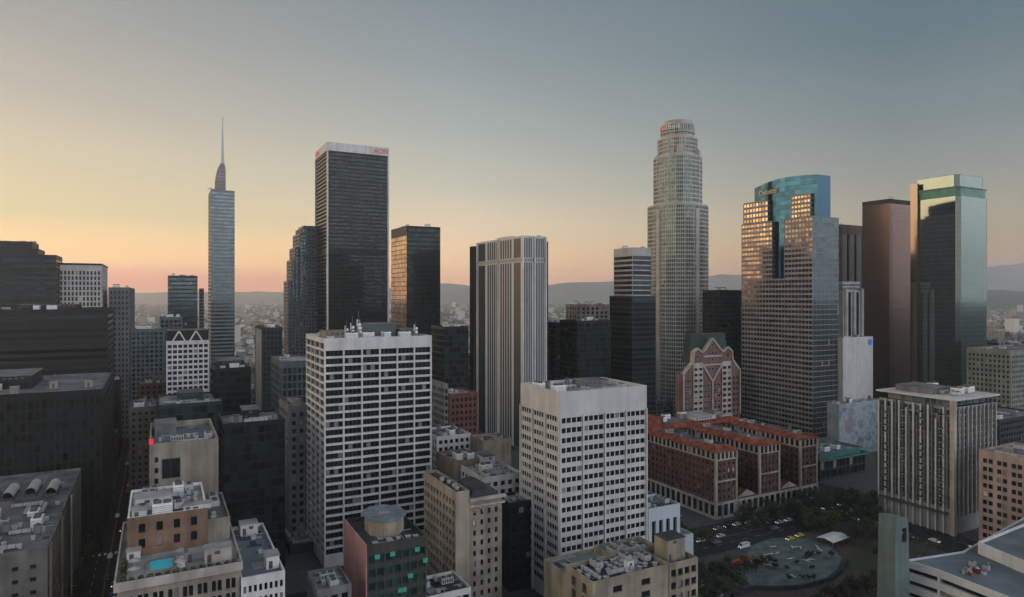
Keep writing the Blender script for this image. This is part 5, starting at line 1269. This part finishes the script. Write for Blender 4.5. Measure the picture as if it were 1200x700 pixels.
px_trees([(1008,605),(1020,608),(1032,612),(1012,614),(1026,600),(1040,622)], 'dark tree in front of the apartment tower entrance', 'trees in front of the apartment tower', s=.85)
px_trees([(958,700),(970,694),(985,697),(998,700),(1010,703),(1022,700)], 'bushy tree in the planted bed at the bottom of the square', 'trees at the bottom of the square', s=.6)
px_trees([(1072,636),(1088,642),(1100,640),(1082,650)], 'palm tree beside the apartment tower and the terrace roof', 'palms beside the terrace building', k='p', s=.8, z=9)
px_trees([(978,588),(990,590),(1002,587),(986,580),(1000,578)], 'dark tree on the street behind the square, below the teal pavilion', 'trees below the teal pavilion', s=1.0)
px_trees([(1006,618),(1020,622),(1034,632),(1002,628),(1030,645),(1016,684),(1028,676),(1000,686),(988,690),(1036,690),(1044,660)], 'leafy tree scattered over the brown paved side of the square', 'trees on the brown paved side of the square', s=.8)
px_trees([(812,690),(822,698),(836,694),(850,690),(812,704),(806,676),(816,668)], 'dark tree along the street left of the plaza', 'trees left of the plaza', s=.8)
px_trees([(985,600),(998,604),(1012,596),(1004,592),(1022,590),(972,596),(966,586)], 'dense dark tree between the teal pavilion and the square', 'trees between the pavilion and the square', s=1.1)
for i in range(16): tree(-26, 262+i*12, 'dark street tree on the left pavement of the left street', 'street trees on the left pavement', s=.8)
for i in range(10): tree(-7.6, 300+i*20, 'dark street tree on the right pavement of the left street', 'street trees on the right pavement', s=.6)

# ================================================================ the square
def square():
    def patch(name, pts, z, mat, z0=.14, kind='structure', label=None, cat=None):
        P = [gp(*p) for p in pts]; ar = sum(P[i-1][0]*P[i][1]-P[i][0]*P[i-1][1] for i in range(len(P)))
        if ar < 0: P = P[::-1]
        A = Acc(); A.prism(P, z0, z); o = A.build(name, [mat]); o.rotation_euler.z = PH; tag(o, label, cat, kind=kind); return P
    PL1 = wall('grey_green_paving', (.11,.135,.133), var=.35, sc_=.25, streak=0); PL2 = wall('brown_paving', (.075,.055,.048), var=.25, sc_=.2, streak=0); LAWN = rnd('lawn', [(.03,.045,.015)], .9)
    patch('square_paving', [(966,634),(1036,628),(1052,700),(1010,730),(880,725),(840,702),(856,690),(935,694),(985,676),(990,655)], .16, PL2)
    patch('plaza_paving', [(880,640),(905,631),(945,632),(972,640),(986,654),(982,668),(968,678),(940,685),(905,688),(880,686),(868,676),(872,660)], .19, PL1, .14)
    patch('lawn', [(838,656),(866,650),(880,662),(866,674),(868,684),(850,690),(828,682),(824,668)], .18, LAWN)
    patch('lawn', [(992,658),(1012,650),(1030,654),(1022,668),(1000,672)], .21, LAWN)
    patch('lawn', [(1000,640),(1020,636),(1032,641),(1016,648)], .21, LAWN)
    # low curved wall along the near side of the plaza
    pts = [(858,700),(872,696),(886,692),(905,692.5),(930,692),(950,688),(972,682),(986,672),(992,660)]; P = [gp(*p) for p in pts]
    A = Acc()
    for p, q in zip(P[:-1], P[1:]):
        p, q = Vector(p), Vector(q); u = (q-p).normalized(); n_ = Vector((-u.y,u.x))*.5; A.prism([tuple(p-n_), tuple(p+n_), tuple(q+n_), tuple(q-n_)] if True else 0, .14, 1.7)
    o = A.build('garden_wall', [W_DGREY]); o.rotation_euler.z = PH; tag(o, 'low dark curved wall round the near side of the plaza', 'wall')
    # stone benches and round planters on the pale plaza
    rr = random.Random(9)
    S = Acc(); S.box(-1.6,1.6,-.35,.35,.35,.55,0,True); S.box(-1.3,-1,-.3,.3,0,.35,1); S.box(1,1.3,-.3,.3,0,.35,1); sm = S.mesh('bench', [W_WHITE2, W_GREY])
    for i in range(18):
        px, py = rr.uniform(890,968), rr.uniform(642,680); a, b = gp(px, py); o = bpy.data.objects.new('stone_bench', sm); COL.objects.link(o); o.location = (*w2(a,b), .19); o.rotation_euler.z = rr.uniform(0,3.1)
        tag(o, 'pale stone bench standing on the grey green plaza', 'bench', 'benches on the plaza')
    for i in range(14):
        px, py = rr.uniform(905,975), rr.uniform(650,682); a, b = gp(px, py); tree(a, b, 'small dark clipped tree planted on the grey green plaza', 'small trees on the plaza', k=3, s=.33)
    # long red and long pale market awnings
    def awning(p0, p1, wd, mat, name, label):
        P0, P1 = Vector(gp(*p0, z=3)), Vector(gp(*p1, z=3)); L_ = (P1-P0).length; c = (P0+P1)/2; an = math.atan2(*(P1-P0).yx)
        o = empty(name, (*w2(*c), .14), PH+an, label, 'awning'); A = Acc(); n = max(2, int(L_/4))
        for i in range(n):
            x0, x1 = -L_/2+i*L_/n, -L_/2+(i+1)*L_/n-.15; A.quad((x0,-wd/2,2.5),(x1,-wd/2,2.5),(x1,0,3.3),(x0,0,3.3)); A.quad((x0,0,3.3),(x1,0,3.3),(x1,wd/2,2.5),(x0,wd/2,2.5)); A.box(x0,x1,-wd/2-.02,-wd/2,2.2,2.5,0,True)
        A.build('canopy', [mat], o)
        for i in range(n+1):
            for y in (-wd/2+.1, wd/2-.1):
                A = Acc(); x = -L_/2+i*L_/n*.985; A.tube((x,y,0),(x,y,2.5),.05,.05,0,5); A.build('post', [METAL], o)
    awning((850,662),(878,652), 3.2, plain('red_canvas', (.36,.05,.04), .8), 'market_awning', 'long red market awning along the edge of the square')
    awning((874,661),(898,652), 3.2, plain('pale_canvas', (.45,.56,.53), .8), 'market_awning', 'long pale green market awning next to the red one')
    awning((966,632),(986,625), 8, PAINT_W, 'event_tent', 'white ridged tent at the far side of the square')
square()

# ================================================================ cars, lamps
CARM = {}
def car_meshes(cname, col, kind='car'):
    if (cname, kind) in CARM: return CARM[(cname, kind)]
    paint = plain('car_paint_'+cname, col, .3); L_ = 4.5 if kind == 'car' else 5.6; hw = .9; A = Acc()
    zr = 1.42 if kind == 'car' else 2.2
    prof = [(-L_/2,.35),(-L_/2,.75),(-L_/2+.9,.92),(-L_/2+1.5,zr-.05),(-L_/2+1.9,zr),(L_/2-1.3,zr),(L_/2-.7 if kind=='car' else L_/2-.15,.95),(L_/2,.88),(L_/2,.35)]
    if kind == 'van': prof = [(-L_/2,.35),(-L_/2,.9),(-L_/2+.7,1.15),(-L_/2+1.3,zr-.1),(-L_/2+1.6,zr),(L_/2-.1,zr),(L_/2,zr-.2),(L_/2,.9),(L_/2,.35)]
    ins = lambda z: hw-(.16 if z > 1.0 and kind == 'car' else .04 if z > 1 else 0)
    for i in range(len(prof)-1):
        (x0,z0),(x1,z1) = prof[i], prof[i+1]; A.quad((x0,-ins(z0),z0),(x1,-ins(z1),z1),(x1,ins(z1),z1),(x0,ins(z0),z0))
    for s_ in (-1, 1): A.poly([(x, s_*ins(z), z) for x, z in (prof if s_ < 0 else prof[::-1])])
    body = A.mesh('body', [paint]); G = Acc()
    (x0,z0),(x1,z1) = prof[2], prof[3]; G.quad((x0-.01,-.7,z0+.05),(x1-.03,-.62,z1-.03),(x1-.03,.62,z1-.03),(x0-.01,.7,z0+.05))
    for s_ in (-1, 1): G.quad((x0+.4,s_*(hw-.07),.98),(L_/2-1.0,s_*(hw-.07),.98),(L_/2-1.3,s_*(ins(zr)+.015),zr-.12),(x1+.15,s_*(ins(zr)+.015),zr-.12))
    gl = G.mesh('window', [G_DARK]); Wm = Acc(); Wm.tube((0,-.1,0),(0,.12,0),.33,.33,0,14); wh = Wm.mesh('wheel', [METAL_D])
    Hl = Acc(); Hl.box(-.04,.02,-.2,.2,-.07,.07,0,True); hl = Hl.mesh('headlight', [plain('headlight_glass', (.8,.8,.75), .3, emit=(1,.93,.8), es=2.5)]); Tl = Acc(); Tl.box(-.02,.04,-.18,.18,-.08,.08,0,True); tl = Tl.mesh('tail_light', [RED])
    CARM[(cname, kind)] = (body, gl, wh, hl, tl, L_); return CARM[(cname, kind)]
def car(a, b, rz, cname, col, place, kind='car', parts=True, z=.015):
    body, gl, wh, hl, tl, L_ = car_meshes(cname, col, kind)
    o = empty('parked_%s' % kind if 'parked' in place else '%s' % kind, (*w2(a,b), z), PH+rz, '%s %s %s' % (cname, kind, place), kind, 'vehicles %s' % place)
    lst = [(body,'body',(0,0,0))]
    if parts: lst += [(gl,'window',(0,0,0))]+[(wh,'wheel',(x,y,.33)) for x in (-L_/2+.85, L_/2-.85) for y in (-.86,.84)]+[(hl,'headlight',(-L_/2-.01,y,.68)) for y in (-.6,.6)]+[(tl,'tail_light',(L_/2+.01,y,.72)) for y in (-.62,.62)]
    for me, nm, l in lst: c = bpy.data.objects.new(nm, me); COL.objects.link(c); c.parent = o; c.location = l
COLS = [('white',(.6,.6,.6)),('black',(.02,.02,.02)),('silver',(.35,.36,.37)),('red',(.3,.02,.02)),('grey',(.12,.12,.13)),('blue',(.03,.06,.15))]
def cars():
    rr = random.Random(31)
    for i in range(34):
        b = 262+i*11.5+rr.uniform(-2,2); lane = rr.choice((-25.6, -22.8, -19.8, -16.2, -13, -10.2) if b < 280 else (-18, -15, -12.5, -10.2))
        car(lane, b, R(90) if lane > -18 else R(-90), *rr.choice(COLS), 'on the dark street running away at the left', parts=i < 14)
    for i in range(24):
        a = 175+i*6.6+rr.uniform(-2,2); b = rr.choice((221,226,229.5,233.5)); 
        car(a, b, 0 if b > 225 else math.pi, *rr.choice(COLS), 'on the road between the square and the brick hotel')
    for i in range(9):
        car(rr.choice((172.5,176,183,187)), 130+i*10, R(90), *rr.choice(COLS), 'on the street at the near left side of the square')
    for i in range(10):
        car(rr.choice((306,310,317)) , 140+i*9, R(90), *rr.choice(COLS), 'parked on the street before the apartment tower')
    ye = ('yellow',(.5,.42,.03)); a, b = gp(924,632); car(a, b-1, 0, *ye, 'at the kerb behind the pale plaza, left of its twin', 'car'); a, b = gp(935,628); car(a, b-1, 0, *ye, 'at the kerb behind the pale plaza, right of its twin', 'car')
    a, b = gp(872,642); car(a, b, 0, 'white', (.6,.6,.6), 'alone on the road below the middle hotel wing', 'van')
cars()
def lamps():
    P = Acc(); P.tube((0,0,0),(0,0,7.5),.11,.07,0,8); P.tube((0,0,7.5),(1.6,0,7.9),.06,.05,0,6); P.tube((0,0,0),(0,0,.5),.22,.16,0,8); pm = P.mesh('pole', [METAL_D])
    Hd = Acc(); Hd.box(1.4,2.2,-.16,.16,7.82,7.96,0,True); hm = Hd.mesh('lamp_head', [METAL, PAINT_W])
    def lamp(a, b, rz, label, grp):
        o = empty('street_lamp', (*w2(a,b), .14), PH+rz, label, 'street lamp', grp)
        for me, nm in ((pm,'pole'),(hm,'lamp_head')): c = bpy.data.objects.new(nm, me); COL.objects.link(c); c.parent = o
    for i in range(8): lamp(203+i*14, 239.6-.4+1.2, R(-90), 'dark street lamp on the pavement in front of the brick hotel', 'street lamps before the hotel')
    for i in range(7): lamp(200+i*15, 211, R(90), 'dark street lamp on the far edge of the square', 'street lamps along the square')
    for i in range(10): lamp(-28.2, 255+i*28, 0, 'dark street lamp on the left pavement of the left street', 'street lamps on the left street')
    for i in range(6): lamp(303.5-2.2, 135+i*14, 0, 'dark street lamp between the square and the apartment tower', 'street lamps before the apartment tower')
lamps()

# ================================================================ haze: the air over the city
def haze():
    A = Acc(); x = 10600; A.box(-x, x, -x, x, -3, 590, 0, True); o = A.build('haze', [])
    m = bpy.data.materials.new('haze'); m.use_nodes = True; N = m.node_tree.nodes; L = m.node_tree.links; N.clear()
    out = N.new('ShaderNodeOutputMaterial'); v = N.new('ShaderNodeVolumePrincipled'); v.inputs['Color'].default_value = (.95,.98,1.0,1); v.inputs['Density'].default_value = HAZE; v.inputs['Anisotropy'].default_value = .62
    L.new(v.outputs[0], out.inputs['Volume']); o.data.materials.append(m); tag(o, 'thin grey haze lying over the whole city', 'haze', kind='stuff')
haze()
